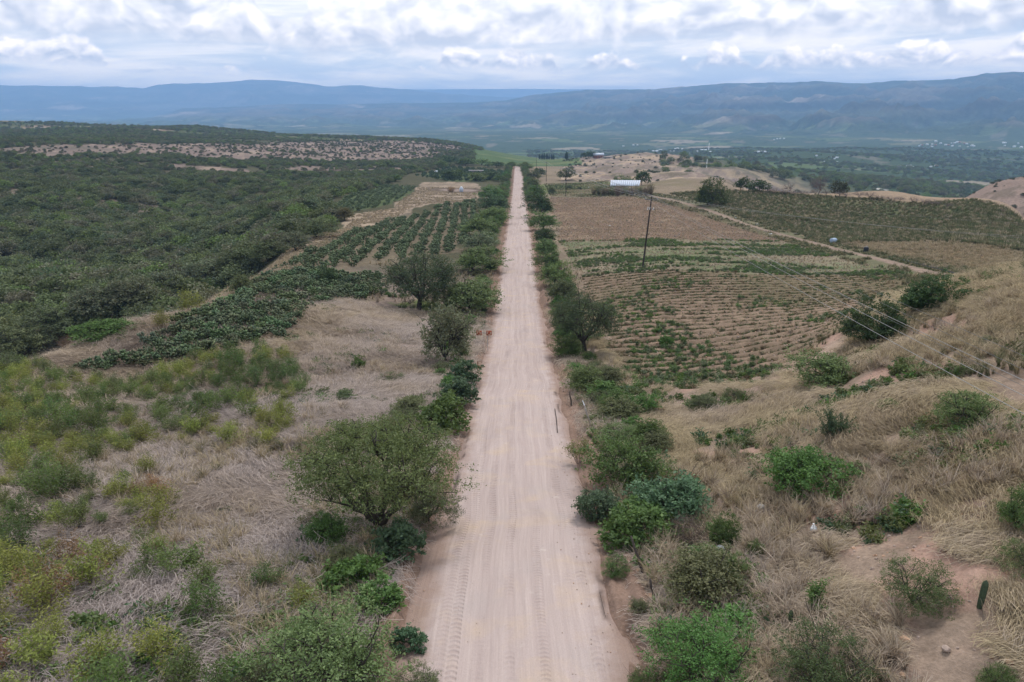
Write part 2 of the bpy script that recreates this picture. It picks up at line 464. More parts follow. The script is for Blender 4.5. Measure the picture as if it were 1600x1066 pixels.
def leaf_mat():
    m, t = new_mat('leaf')
    oi = t.n('ShaderNodeObjectInfo')
    at = t.n('ShaderNodeAttribute', attribute_name='v').outputs['Fac']
    dry = t.n('ShaderNodeAttribute', attribute_name='dry').outputs['Fac']
    rnd = t.mr(oi.outputs['Random'], 0, 1, 0.78, 1.22)
    lv = t.mr(at, 0, 1, 0.62, 1.45)
    f = t.m('MULTIPLY', rnd, lv)
    hsv = t.n('ShaderNodeHueSaturation')
    t.plug(hsv.inputs['Hue'], t.m('ADD', t.mr(oi.outputs['Random'], 0, 1, 0.488, 0.508), t.mr(at, 0, 1, 0.008, -0.008)))
    hsv.inputs['Saturation'].default_value = 0.93
    t.plug(hsv.inputs['Value'], f)
    tcol = t.n('ShaderNodeAttribute', attribute_name='tcol', attribute_type='INSTANCER').outputs['Color']
    flag = t.n('ShaderNodeAttribute', attribute_name='flag', attribute_type='INSTANCER').outputs['Fac']
    t.plug(hsv.inputs['Color'], t.mix(flag, oi.outputs['Color'], tcol))
    c = t.mix(t.m('MULTIPLY', dry, 0.9), hsv.outputs[0], t.rgb((0.17, 0.15, 0.085)))
    d = t.n('ShaderNodeBsdfDiffuse'); t.plug(d.inputs[0], c)
    tr = t.n('ShaderNodeBsdfTranslucent'); t.plug(tr.inputs[0], t.mix(0.3, c, t.rgb((0.16, 0.2, 0.02))))
    gl = t.n('ShaderNodeBsdfGlossy'); gl.inputs['Roughness'].default_value = 0.55; gl.inputs[0].default_value = (0.6, 0.6, 0.6, 1)
    mx = t.n('ShaderNodeMixShader'); mx.inputs[0].default_value = 0.28
    m.node_tree.links.new(d.outputs[0], mx.inputs[1]); m.node_tree.links.new(tr.outputs[0], mx.inputs[2])
    m2 = t.n('ShaderNodeMixShader'); m2.inputs[0].default_value = 0.035
    m.node_tree.links.new(mx.outputs[0], m2.inputs[1]); m.node_tree.links.new(gl.outputs[0], m2.inputs[2])
    o = t.n('ShaderNodeOutputMaterial'); m.node_tree.links.new(m2.outputs[0], o.inputs[0])
    return m
M_LEAF = leaf_mat()
M_BARK = simple_mat('bark', (0.055, 0.045, 0.038), 0.95, var=0.35, scale=14, bump=0.02)
M_TWIG = simple_mat('grey_twig', (0.17, 0.13, 0.115), 0.95, var=0.3, scale=9)

def grass_mat():
    m, t = new_mat('dry_grass')
    tint = t.n('ShaderNodeAttribute', attribute_name='tint', attribute_type='INSTANCER').outputs['Fac']
    v = t.n('ShaderNodeAttribute', attribute_name='v').outputs['Fac']
    rp = t.n('ShaderNodeValToRGB')
    e = rp.color_ramp.elements
    e[0].position = 0.0; e[0].color = (0.40, 0.335, 0.305, 1)     # grey-mauve flattened
    e[1].position = 1.0; e[1].color = (0.105, 0.13, 0.06, 1)       # green
    for p_, c_ in ((0.35, (0.41, 0.325, 0.25)), (0.6, (0.43, 0.34, 0.215)), (0.78, (0.20, 0.18, 0.105))):
        q = rp.color_ramp.elements.new(p_); q.color = (*c_, 1)
    t.plug(rp.inputs[0], tint)
    f = t.mr(v, 0, 1, 0.42, 1.5)
    c = t.mix(1.0, rp.outputs[0], t.vec(f, f, f), 'MULTIPLY')
    d = t.n('ShaderNodeBsdfDiffuse'); t.plug(d.inputs[0], c)
    tr = t.n('ShaderNodeBsdfTranslucent'); t.plug(tr.inputs[0], c)
    mx = t.n('ShaderNodeMixShader'); mx.inputs[0].default_value = 0.2
    m.node_tree.links.new(d.outputs[0], mx.inputs[1]); m.node_tree.links.new(tr.outputs[0], mx.inputs[2])
    o = t.n('ShaderNodeOutputMaterial'); m.node_tree.links.new(mx.outputs[0], o.inputs[0])
    return m
M_GRASS = grass_mat()

def ground_mat():
    m, t = new_mat('earth')
    g = t.n('ShaderNodeNewGeometry').outputs['Position']
    col = t.n('ShaderNodeAttribute', attribute_name='Col').outputs['Color']
    n_a = t.noise(g, 0.9, 8, 0.65)
    n_b = t.noise(g, 7.0, 6, 0.7)
    n_c = t.noise(g, 0.035, 8, 0.62)
    f = t.m('MULTIPLY', t.mr(n_a, 0.3, 0.7, 0.72, 1.26), t.mr(n_b, 0.3, 0.7, 0.74, 1.24))
    f = t.m('MULTIPLY', f, t.mr(n_c, 0.3, 0.7, 0.86, 1.14))
    c = t.mix(1.0, col, t.vec(f, f, f), 'MULTIPLY')
    st = t.n('ShaderNodeTexVoronoi'); st.feature = 'F1'; t.plug(st.inputs['Vector'], g); st.inputs['Scale'].default_value = 5.0
    sm = t.mr(st.outputs['Distance'], 0.10, 0.17, 1.0, 0.0)
    sm = t.m('MULTIPLY', sm, t.mr(n_a, 0.5, 0.6, 0, 0.8))
    c = t.mix(sm, c, t.mix(0.5, c, t.rgb((0.42, 0.33, 0.27))))
    b = t.n('ShaderNodeBsdfDiffuse')
    t.plug(b.inputs[0], c)
    t.plug(b.inputs['Normal'], t.bump(t.m('ADD', t.m('MULTIPLY', n_b, 0.5), n_a), 0.12, 0.9))
    o = t.n('ShaderNodeOutputMaterial'); m.node_tree.links.new(b.outputs[0], o.inputs[0])
    return m
M_EARTH = ground_mat()

def hills_mat():
    m, t = new_mat('far_land')
    g = t.n('ShaderNodeNewGeometry').outputs['Position']
    col = t.n('ShaderNodeAttribute', attribute_name='Col').outputs['Color']
    n1_ = t.noise(g, 0.004, 10, 0.66); n2_ = t.noise(g, 0.02, 8, 0.7)
    f = t.m('MULTIPLY', t.mr(n1_, 0.3, 0.7, 0.7, 1.3), t.mr(n2_, 0.3, 0.7, 0.65, 1.35))
    c = t.mix(1.0, col, t.vec(f, f, f), 'MULTIPLY')
    b = t.n('ShaderNodeBsdfDiffuse'); t.plug(b.inputs[0], c)
    t.plug(b.inputs['Normal'], t.bump(n2_, 14, 0.8))
    o = t.n('ShaderNodeOutputMaterial'); m.node_tree.links.new(b.outputs[0], o.inputs[0])
    return m
M_HILLS = hills_mat()

def road_mat():
    m, t = new_mat('dirt_road')
    uv = t.n('ShaderNodeUVMap').outputs[0]
    g = t.n('ShaderNodeNewGeometry').outputs['Position']
    u, v, _ = t.xyz(uv)
    wob = t.m('MULTIPLY', t.m('SUBTRACT', t.noise(t.vec(0.0, v), 0.035, 3), 0.5), 1.6)
    uu = t.m('ADD', u, wob)
    streak = t.noise(t.vec(t.m('MULTIPLY', uu, 2.2), t.m('MULTIPLY', v, 0.035)), 1.0, 7, 0.65)
    fine = t.noise(t.vec(t.m('MULTIPLY', uu, 9.0), t.m('MULTIPLY', v, 0.25)), 1.0, 5, 0.6)
    blot = t.noise(g, 0.45, 6, 0.6, 0.5)
    grain = t.noise(g, 22.0, 4, 0.7)
    c = t.mix(t.mr(streak, 0.30, 0.70), t.rgb((0.365, 0.285, 0.258)), t.rgb((0.455, 0.365, 0.33)))
    c = t.mix(t.mr(blot, 0.52, 0.72, 0, 0.7), c, t.rgb((0.47, 0.355, 0.265)))
    c = t.mix(t.mr(t.noise(g, 0.3, 5, 0.6), 0.55, 0.75, 0, 0.55), c, t.rgb((0.37, 0.315, 0.295)))
    c = t.mix(t.mr(t.noise(g, 1.1, 7, 0.7), 0.64, 0.76, 0, 0.6), c, t.rgb((0.60, 0.51, 0.45)))
    edge = t.mr(t.m('ADD', t.m('ABSOLUTE', u), t.m('MULTIPLY', t.m('SUBTRACT', t.noise(g, 0.8, 5, 0.6), 0.5), 1.6)), 2.75, 3.5, 0, 0.8)
    c = t.mix(edge, c, t.rgb((0.27, 0.185, 0.145)))
    ff = t.m('MULTIPLY', t.mr(grain, 0.3, 0.7, 0.9, 1.1), t.mr(fine, 0.3, 0.7, 0.93, 1.07))
    c = t.mix(1.0, c, t.vec(ff, ff, ff), 'MULTIPLY')
    c = t.mix(t.mr(t.noise(t.vec(t.m('MULTIPLY', u, 0.5), t.m('MULTIPLY', v, 0.09)), 1.0, 6, 0.65, 0.6), 0.52, 0.68, 0, 0.45), c, t.rgb((0.29, 0.225, 0.205)))
    # tyre tread marks pressed into the dust
    hsum = None
    for i, (u0, wdt, per, ph) in enumerate(((-2.55, 0.17, 0.27, 0.0), (-2.1, 0.15, 0.27, 0.4), (-1.25, 0.14, 0.24, 0.2), (-0.25, 0.13, 0.26, 0.1),
                                            (2.15, 0.19, 0.26, 0.3), (2.62, 0.15, 0.3, 0.5), (0.9, 0.12, 0.22, 0.0))):
        d_ = t.m('ABSOLUTE', t.m('SUBTRACT', uu, u0))
        msk = t.mr(d_, wdt, wdt + 0.07, 1, 0, True)
        patch = t.mr(t.noise(t.vec(u0 * 3.0, t.m('MULTIPLY', v, 0.11), float(i)), 1.0, 4, 0.65), 0.43, 0.58, 0.35 if i < 2 else 0.0, 1.0)
        vv = t.m('ADD', t.m('DIVIDE', v, per), t.m('ADD', t.m('MULTIPLY', d_, 1.6), ph))
        wv = t.m('SINE', t.m('MULTIPLY', vv, 2 * PI))
        hh = t.m('MULTIPLY', t.m('MULTIPLY', t.m('ADD', t.m('MULTIPLY', wv, 0.5), -0.45), msk), patch)
        hsum = hh if hsum is None else t.m('ADD', hsum, hh)
    c = t.mix(t.m('MULTIPLY', t.m('MULTIPLY', hsum, -0.38), t.mr(t.noise(g, 2.5, 4, 0.6), 0.35, 0.65), clamp=True), c, t.rgb((0.22, 0.155, 0.135)))
    clod = t.noise(g, 3.5, 7, 0.75)
    edgeb = t.mr(t.m('ABSOLUTE', u), 2.2, 3.4, 0.25, 1.3)
    ht = t.m('ADD', t.m('MULTIPLY', hsum, 0.8), t.m('ADD', t.m('MULTIPLY', streak, 1.4), t.m('MULTIPLY', clod, edgeb)))
    b = t.n('ShaderNodeBsdfDiffuse'); t.plug(b.inputs[0], c)
    t.plug(b.inputs['Normal'], t.bump(ht, 0.045, 1.0))
    o = t.n('ShaderNodeOutputMaterial'); m.node_tree.links.new(b.outputs[0], o.inputs[0])
    return m
M_ROAD = road_mat()

# ------------------------------------------------------------------ mesh helpers
def mesh_np(name, V, F, mat=None, face_attr=None, smooth=False):
    """F: (n,3) or (n,4) array, or a list of such arrays"""
    V = np.asarray(V, np.float32)
    Fs = F if isinstance(F, list) else [F]
    Fs = [np.asarray(f, np.int32) for f in Fs if len(f)]
    me = bpy.data.meshes.new(name)
    me.vertices.add(len(V)); me.vertices.foreach_set('co', V.ravel())
    nl = sum(f.size for f in Fs); nf = sum(len(f) for f in Fs)
    me.loops.add(nl); me.polygons.add(nf)
    me.loops.foreach_set('vertex_index', np.concatenate([f.ravel() for f in Fs]))
    tot = np.concatenate([np.full(len(f), f.shape[1], np.int32) for f in Fs])
    me.polygons.foreach_set('loop_start', np.concatenate([[0], np.cumsum(tot)[:-1]]).astype(np.int32))
    me.polygons.foreach_set('loop_total', tot)
    if smooth: me.polygons.foreach_set('use_smooth', np.ones(nf, bool))
    for k, arr in (face_attr or {}).items():
        at = me.attributes.new(k, 'FLOAT', 'FACE'); at.data.foreach_set('value', np.asarray(arr, np.float32))
    me.update()
    if mat: me.materials.append(mat)
    return me

class MB:
    """collects solids into one mesh"""
    def __init__(self): self.V = []; self.F3 = []; self.F4 = []; self.n = 0
    def add(self, V, F):
        V = np.asarray(V, float)
        for f in F:
            (self.F3 if len(f) == 3 else self.F4).append([i + self.n for i in f])
        self.V.append(V); self.n += len(V)
        return self
    def box(self, c, s, rot=None):
        hx, hy, hz = s[0] / 2, s[1] / 2, s[2] / 2
        V = np.array([(x, y, z) for x in (-hx, hx) for y in (-hy, hy) for z in (-hz, hz)])
        if rot is not None: V = V @ np.array(rot).T
        return self.add(V + np.array(c), [(0, 1, 3, 2), (4, 6, 7, 5), (0, 4, 5, 1), (2, 3, 7, 6), (0, 2, 6, 4), (1, 5, 7, 3)])
    def tube(self, pts, rad, n=6, caps=True):
        pts = np.asarray(pts, float); k = len(pts)
        if np.isscalar(rad): rad = [rad] * k
        V = []
        for i in range(k):
            d = pts[min(i + 1, k - 1)] - pts[max(i - 1, 0)]
            d = d / (np.linalg.norm(d) + 1e-9)
            up = np.array([0, 0, 1.0]) if abs(d[2]) < 0.9 else np.array([1.0, 0, 0])
            a = np.cross(d, up); a /= np.linalg.norm(a); b = np.cross(d, a)
            for j in range(n):
                th = 2 * PI * j / n
                V.append(pts[i] + rad[i] * (math.cos(th) * a + math.sin(th) * b))
        F = []
        for i in range(k - 1):
            for j in range(n):
                F.append((i * n + j, i * n + (j + 1) % n, (i + 1) * n + (j + 1) % n, (i + 1) * n + j))
        self.add(V, F)
        if caps:
            for i in (0, k - 1):
                ring = [self.n - k * n + i * n + j for j in range(n)]
                self.V.append(np.array([pts[i]])); ci = self.n; self.n += 1
                for j in range(n): self.F3.append([ring[j], ring[(j + 1) % n], ci])
        return self
    def lathe(self, prof, n=16, c=(0, 0, 0), M=None):
        V = []; F = []
        for (r, z) in prof:
            for j in range(n):
                V.append((r * math.cos(2 * PI * j / n), r * math.sin(2 * PI * j / n), z))
        for i in range(len(prof) - 1):
            for j in range(n):
                F.append((i * n + j, i * n + (j + 1) % n, (i + 1) * n + (j + 1) % n, (i + 1) * n + j))
        V = np.array(V)
        if M is not None: V = V @ np.array(M).T
        return self.add(V + np.array(c), F)
    def mesh(self, name, mat, smooth=False):
        V = np.concatenate(self.V) if self.V else np.zeros((0, 3))
        return mesh_np(name, V, [np.array(self.F4).reshape(-1, 4), np.array(self.F3).reshape(-1, 3)], mat, smooth=smooth)

COL = sc.collection
def link(name, me, parent=None, loc=None, rot=None, scale=None, color=None):
    o = bpy.data.objects.new(name, me); COL.objects.link(o)
    if parent is not None: o.parent = parent
    if loc is not None: o.location = loc
    if rot is not None: o.rotation_euler = rot
    if scale is not None: o.scale = scale
    if color is not None: o.color = (*color, 1)
    return o
def tag(o, label=None, cat=None, group=None, kind=None):
    if label: o['label'] = label
    if cat: o['category'] = cat
    if group: o['group'] = group
    if kind: o['kind'] = kind
    return o
def empty(name, loc, rz=0, scale=1.0, label=None, cat=None, group=None):
    o = bpy.data.objects.new(name, None); COL.objects.link(o)
    o.location = loc; o.rotation_euler = (0, 0, rz)
    o.scale = scale if hasattr(scale, '__len__') else (scale,) * 3
    o.empty_display_size = 0.2
    return tag(o, label, cat, group)

# ------------------------------------------------------------------ the land sheets
def smoothmix(c, m, col):
    m = np.asarray(m, float)[..., None]
    return c * (1 - m) + np.array(col) * m

def land_colors(x, y):
    r = np.hypot(x, y); a = np.arctan2(x, y); d = road_dist(x, y); ad = np.abs(d)
    n1 = fbm(x / 5, y / 5, 4, 201); n2 = fbm(x / 22, y / 22, 4, 202); n3 = fbm(x / 90, y / 90, 4, 203); n4 = fbm(x / 1.5, y / 1.5, 3, 204)
    c = np.zeros(x.shape + (3,)) + np.array((0.225, 0.172, 0.148))
    c = smoothmix(c, sstep(0.0, 0.2, n1 + n2), (0.265, 0.20, 0.16))
    right = sstep(5, 14, x) * (r < 140)
    c = smoothmix(c, right * 0.8, (0.26, 0.19, 0.14))
    c = smoothmix(c, right * sstep(0.03, 0.16, n1 + 0.5 * n4), (0.33, 0.215, 0.165))
    c = smoothmix(c, sstep(0.05, 0.2, -n2) * 0.5, (0.12, 0.12, 0.06))
    # mid and far natural land
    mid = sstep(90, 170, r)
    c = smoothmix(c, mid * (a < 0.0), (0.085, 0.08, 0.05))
    c = smoothmix(c, mid * (a >= 0.0) * 0.6, (0.20, 0.16, 0.10))
    gor = sstep(120, 160, r) * (a < -0.1)
    c = smoothmix(c, gor * sstep(0.14, 0.24, n3 + 0.6 * n2), (0.17, 0.135, 0.105))
    # the bald slope and the plateau
    xw = x + 0.05 * r * fbm(x / 60, y / 60, 3, 231); yw = y + 0.12 * r * fbm(x / 60, y / 60, 3, 232)
    bald = (inpoly(BALD[0], xw, yw) | inpoly(BALD[1], xw, yw) ).astype(float)
    c = smoothmix(c, bald * 0.95, (0.205, 0.155, 0.13))
    c = smoothmix(c, bald * sstep(0.10, 0.25, n2 + 0.4 * n1), (0.29, 0.22, 0.17))
    c = smoothmix(c, bald * sstep(0.12, 0.22, -n2) * 0.6, (0.13, 0.12, 0.09))
    plat = sstep(1000, 1150, r) * (1 - sstep(2300, 2600, r)) * (a < -0.07) * (1 - bald)
    c = smoothmix(c, plat, (0.085, 0.095, 0.045))
    c = smoothmix(c, plat * sstep(0.05, 0.15, n3), (0.24, 0.18, 0.13))
    c = smoothmix(c, plat * sstep(0.2, 0.26, n2 + n3 * 0.3), (0.42, 0.38, 0.22))
    # land beyond the road crest: green plots and the tan hill
    beyond = sstep(700, 800, r) * (1 - sstep(1300, 1450, r)) * (a > -0.07) * (a < 0.14)
    c = smoothmix(c, beyond, (0.085, 0.12, 0.055))
    c = smoothmix(c, beyond * (fbm(x / 60, y / 25, 2, 7) > 0.08), (0.13, 0.15, 0.07))
    tan = sstep(410, 450, r) * (1 - sstep(1250, 1400, r)) * (a > 0.065 + 0.03 * sstep(700, 900, r) + 0.02 * n3) * (a < 0.40)
    c = smoothmix(c, tan, (0.235, 0.18, 0.15)); c = smoothmix(c, tan * (fbm(x / 9, y / 9, 3, 233) > 0.1), (0.16, 0.135, 0.10)); c = smoothmix(c, tan * (fbm(x / 5, y / 16, 3, 234) > 0.12), (0.30, 0.235, 0.185))
    c = smoothmix(c, tan * sstep(0.04, 0.14, n2 + 0.5 * n1) * 0.8, (0.36, 0.27, 0.185)); c = smoothmix(c, tan * sstep(0.08, 0.16, -n2 + 0.4 * n1) * 0.8, (0.15, 0.125, 0.09))
    c = smoothmix(c, tan * sstep(0.06, 0.14, -n3), (0.20, 0.155, 0.135))
    lip = sstep(225, 245, r) * (1 - sstep(420, 600, r)) * (a > 0.3)
    c = smoothmix(c, lip * 0.9, (0.30, 0.22, 0.155))
    hill = sstep(300, 360, r) * (1 - sstep(600, 800, r)) * (a > 0.54)
    c = smoothmix(c, hill, (0.24, 0.175, 0.14)); c = smoothmix(c, hill * (fbm(x / 8, y / 8, 3, 235) > 0.06), (0.17, 0.13, 0.10))
    # valley floor with plots
    val = sstep(700, 1000, r) * ((a > 0.24) | (r > 1500)) * (1 - ((a < -0.07) & (r < 2500)))
    g = np.zeros(x.shape + (3,)) + np.array((0.06, 0.082, 0.045))
    ca, sa = math.cos(0.5), math.sin(0.5)
    u = (x * ca + y * sa) / 260 + 0.8 * fbm(x / 700, y / 700, 2, 55); v = (-x * sa + y * ca) / 120 + 0.8 * fbm(x / 700, y / 700, 2, 56)
    cell = _h(np.floor(u).astype(np.int64), np.floor(v).astype(np.int64), 77)
    reg = fbm(x / 900, y / 900, 3, 78)
    g = smoothmix(g, (cell > 0.62) & (reg > -0.08), (0.10, 0.13, 0.06))
    g = smoothmix(g, (cell > 0.84) & (reg > -0.05), (0.15, 0.15, 0.085))
    g = smoothmix(g, (cell > 0.94) & (reg > 0.0), (0.24, 0.205, 0.15))
    edge_ = np.minimum(np.abs(u - np.round(u)), np.abs(v - np.round(v)))
    g = smoothmix(g, (edge_ < 0.06) & (cell > 0.5) & (reg > -0.08), (0.035, 0.055, 0.025))
    g = smoothmix(g, sstep(0.18, 0.24, n3 + 0.3 * n2) * 0.5, (0.24, 0.20, 0.16))
    val_ = np.asarray(val, float)[..., None]
    c = c * (1 - val_) + g * val_
    # river gravel below the right field
    rv = np.abs(fbm(x / 130, y / 70, 3, 61)) < 0.035
    c = smoothmix(c, rv * (r > 820) * (r < 1150) * (a > 0.46) * (a < 0.62), (0.5, 0.46, 0.42))
    # fields
    wv_ = 0.8 + 0.012 * r
    xo, yo = x, y
    x = x + wv_ * 2.2 * fbm(xo / (3 + 0.02 * r), yo / (3 + 0.02 * r), 3, 221); y = y + wv_ * 2.2 * fbm(xo / (3 + 0.02 * r), yo / (3 + 0.02 * r), 3, 222)
    fm = inpoly(F_NEAR, x, y)
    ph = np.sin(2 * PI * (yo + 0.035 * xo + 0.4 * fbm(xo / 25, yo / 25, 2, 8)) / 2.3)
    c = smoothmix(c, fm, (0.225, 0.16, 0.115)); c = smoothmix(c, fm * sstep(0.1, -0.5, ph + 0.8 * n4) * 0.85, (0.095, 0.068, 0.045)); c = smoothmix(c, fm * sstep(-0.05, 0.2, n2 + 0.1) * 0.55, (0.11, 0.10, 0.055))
    fm = inpoly(F_GREEN, x, y)
    c = smoothmix(c, fm, (0.225, 0.19, 0.13)); c = smoothmix(c, fm * sstep(-0.12, 0.1, n2 + n1 * 0.7) * 0.8, (0.12, 0.145, 0.075)); c = smoothmix(c, fm * sstep(0.02, 0.12, fbm(x / 8, y / 1.6, 3, 206)) * 0.8, (0.21, 0.165, 0.12))
    fm = inpoly(F_BROWN, x, y)
    c = smoothmix(c, fm, (0.175, 0.118, 0.082)); c = smoothmix(c, fm * sstep(0.05, 0.2, n1), (0.23, 0.165, 0.115))
    fm = inpoly(F_MID, x, y); c = smoothmix(c, fm, (0.14, 0.15, 0.075))
    fm = inpoly(F_BIG, x, y); c = smoothmix(c, fm, (0.105, 0.112, 0.06)); c = smoothmix(c, fm * sstep(0.0, 0.2, n2), (0.13, 0.115, 0.07))
    fm = inpoly(F_BIGBROWN, x, y); c = smoothmix(c, fm * 0.85, (0.165, 0.115, 0.07))
    for Pn in (N_MAIN, N_NEAR): c = smoothmix(c, inpoly(Pn, x, y) * 0.8, (0.17, 0.135, 0.095))
    for Pn in (N_FAR, N_STRIP): c = smoothmix(c, inpoly(Pn, x, y), (0.09, 0.11, 0.055))
    fm = inpoly(BARE_L, x, y); c = smoothmix(c, fm, (0.28, 0.215, 0.16)); c = smoothmix(c, fm * sstep(0.0, 0.2, n1 + 0.6 * n4), (0.19, 0.15, 0.11))
    bs = np.exp(-(((xo - BASIN[0]) / 17) ** 2 + ((yo - BASIN[1]) / 16) ** 2)); c = smoothmix(c, sstep(0.25, 0.4, bs), (0.13, 0.10, 0.075)); c = smoothmix(c, sstep(0.62, 0.72, bs), (0.27, 0.21, 0.18))
    fm = inpoly(PATHL, x, y); c = smoothmix(c, fm * 0.9, (0.34, 0.26, 0.19))
    fm = inpoly(LONE, x, y); c = smoothmix(c, fm * 0.8, (0.21, 0.16, 0.13)); c = smoothmix(c, fm * sstep(0.1, 0.2, n2 + n1), (0.13, 0.15, 0.06))
    c = smoothmix(c, inpoly(DIRT_R, x, y) * 0.85, (0.34, 0.245, 0.19))
    tb = 1 - sstep(4.5, 7.5, dist_line(TRACK, xo, yo) + 2 * n4)
    c = smoothmix(c, tb * 0.8, (0.13, 0.13, 0.075))
    tr = 1 - sstep(0.8, 1.5, dist_line(TRACK, xo, yo) + n4 * 0.8)
    c = smoothmix(c, tr, (0.26, 0.19, 0.15))
    # verges
    vb = (1 - sstep(4.6, 6.0, ad + 1.4 * n4)) * (r < 900)
    c = smoothmix(c, vb * 0.85, (0.215, 0.14, 0.105))
    return c

def furrows(x, y, z):
    """furrow relief of the right-hand fields, rows running across"""
    fm = inpoly(F_NEAR, x, y)
    z = z + fm * 0.2 * np.sin(2 * PI * (y + 0.035 * x + 0.4 * fbm(x / 25, y / 25, 2, 8)) / 2.3)
    fm = inpoly(F_GREEN, x, y) | inpoly(F_BROWN, x, y)
    z = z + fm * 0.10 * np.sin(2 * PI * (y + 0.035 * x) / 2.2)
    return z

AZI = np.concatenate([np.linspace(-PI, -0.86, 26)[:-1], np.linspace(-0.86, 0.86, 600), np.linspace(0.86, PI, 26)[1:]])
def sheet(name, radii, mat, near):
    A, RR = np.meshgrid(AZI, radii, indexing='xy')
    x = (RR * np.sin(A)); y = (RR * np.cos(A))
    z = H(x.ravel(), y.ravel())
    if near:
        z = furrows(x.ravel(), y.ravel(), z)
        d = np.abs(road_dist(x.ravel(), y.ravel()))
        w_ = np.where(np.hypot(x.ravel(), y.ravel()) < 900, 1 - sstep(3.2, 4.0 + 0.004 * RR.ravel(), d), 0)
        z = z - w_ * (0.14 + 0.0016 * RR.ravel())
    V = np.stack([x.ravel(), y.ravel(), z], 1)
    nr, na = x.shape
    i = np.arange(nr - 1)[:, None] * na + np.arange(na - 1)[None, :]
    F = np.stack([i, i + 1, i + na + 1, i + na], -1).reshape(-1, 4)
    if near:                                   # close the hole below the camera
        V = np.vstack([V, [[0, 0, V[:na, 2].mean()]]])
        j = np.arange(na - 1); tri = np.stack([j + 1, j, np.full(na - 1, len(V) - 1)], -1)
        me = mesh_np(name, V, [F, tri], mat, smooth=True)
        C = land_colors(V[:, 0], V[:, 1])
    else:
        me = mesh_np(name, V, F, mat, smooth=True)
        xx, yy = V[:, 0], V[:, 1]; rr = np.hypot(xx, yy)
        C = land_colors(xx, yy)
        nb = fbm(xx / 700, yy / 700, 5, 301); ns = fbm(xx / 180, yy / 180, 4, 302)
        rel = ridge(xx / 520 + 0.3 * fbm(xx / 300, yy / 300, 2, 3), yy / 520, 5, 9)
        up_ = sstep(CAMZ - 110, CAMZ - 40, V[:, 2])
        base = np.zeros_like(C) + np.array((0.042, 0.056, 0.036))
        base = smoothmix(base, sstep(0.68, 0.80, rel + 0.3 * nb) * 0.7, (0.15, 0.125, 0.10))
        base = smoothmix(base, sstep(0.22, 0.28, nb + 0.4 * ns), (0.26, 0.21, 0.165))
        base = smoothmix(base, sstep(0.10, 0.17, fbm(xx / 2600, V[:, 2] / 55, 4, 305)) * 0.6, (0.11, 0.115, 0.08))
        base = smoothmix(base, sstep(0.10, 0.17, -fbm(xx / 3000, V[:, 2] / 40, 4, 306)) * 0.7, (0.022, 0.032, 0.024))
        C = C * (1 - up_[:, None]) + base * up_[:, None]
    ca = me.color_attributes.new('Col', 'FLOAT_COLOR', 'POINT')
    ca.data.foreach_set('color', np.hstack([np.clip(C, 0, 1), np.ones((len(C), 1))]).astype(np.float32).ravel())
    o = link(name, me); tag(o, kind='structure')
    return o

rad1 = np.concatenate([np.exp(np.arange(math.log(5.0), math.log(600), 0.0082)), np.exp(np.arange(math.log(600), math.log(4600), 0.013))])
rad1[-1] = 4600
rad2 = np.exp(np.arange(math.log(4600), math.log(13000), 0.0048)); rad2 = np.concatenate([rad2, np.exp(np.arange(math.log(13000), math.log(24000), 0.008))])
rad2[0] = 4600
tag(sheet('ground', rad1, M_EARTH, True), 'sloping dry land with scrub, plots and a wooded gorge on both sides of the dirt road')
tag(sheet('hills', rad2, M_HILLS, False), 'long flat-topped mesa with gullied foothills and blue ranges behind it')

# the road
def build_road():
    ys = [-45.0]
    while ys[-1] < 840: ys.append(ys[-1] + max(0.3, 0.006 * abs(ys[-1])))
    ys = np.array(ys)
    us = np.concatenate([[-4.15, -3.75, -3.45], np.linspace(-3.2, 3.2, 27), [3.45, 3.75, 4.15]])
    Y, U = np.meshgrid(ys, us, indexing='ij')
    e = 0.75 * fbm(Y / 3, U * 0 + np.sign(U) * 5, 4, 15) + 0.25 * fbm(Y / 14, U * 0 + np.sign(U) * 9, 2, 16)
    Ue = U + np.where(np.abs(U) > 3.3, e * 1.6, 0)
    Ue = Ue - left_widening(Y) * np.clip(-U / 3.4, 0, 1)
    X = road_x(Y) + Ue
    zc = H(road_x(Y).ravel() + np.clip(Ue.ravel(), -3.9, 3.4) * 0.98, Y.ravel()).reshape(Y.shape)
    cr = 0.05 * (1 - (U / 3.4) ** 2) + 0.02 * np.sin(U * 2.1) + 0.05 * fbm(X / 0.9, Y / 3, 3, 19)
    Z = zc + cr - np.where(np.abs(U) > 4, 0.30 + 0.0016 * np.abs(Y), np.where(np.abs(U) > 3.6, 0.10 + 0.0006 * np.abs(Y), np.where(np.abs(U) > 3.3, 0.02, 0)))
    V = np.stack([X.ravel(), Y.ravel(), Z.ravel()], 1)
    nr, nc = Y.shape
    i = np.arange(nr - 1)[:, None] * nc + np.arange(nc - 1)[None, :]
    F = np.stack([i, i + 1, i + nc + 1, i + nc], -1).reshape(-1, 4)
    me = mesh_np('road', V, F, M_ROAD, smooth=True)
    uvl = me.uv_layers.new(name='UVMap')
    uvl.data.foreach_set('uv', np.stack([Ue.ravel()[F.ravel()], Y.ravel()[F.ravel()]], 1).astype(np.float32).ravel())
    tag(link('road', me), 'straight pinkish dirt road pressed with tyre treads', kind='structure')
build_road()

# ------------------------------------------------------------------ plant generators
rng = np.random.default_rng(11)

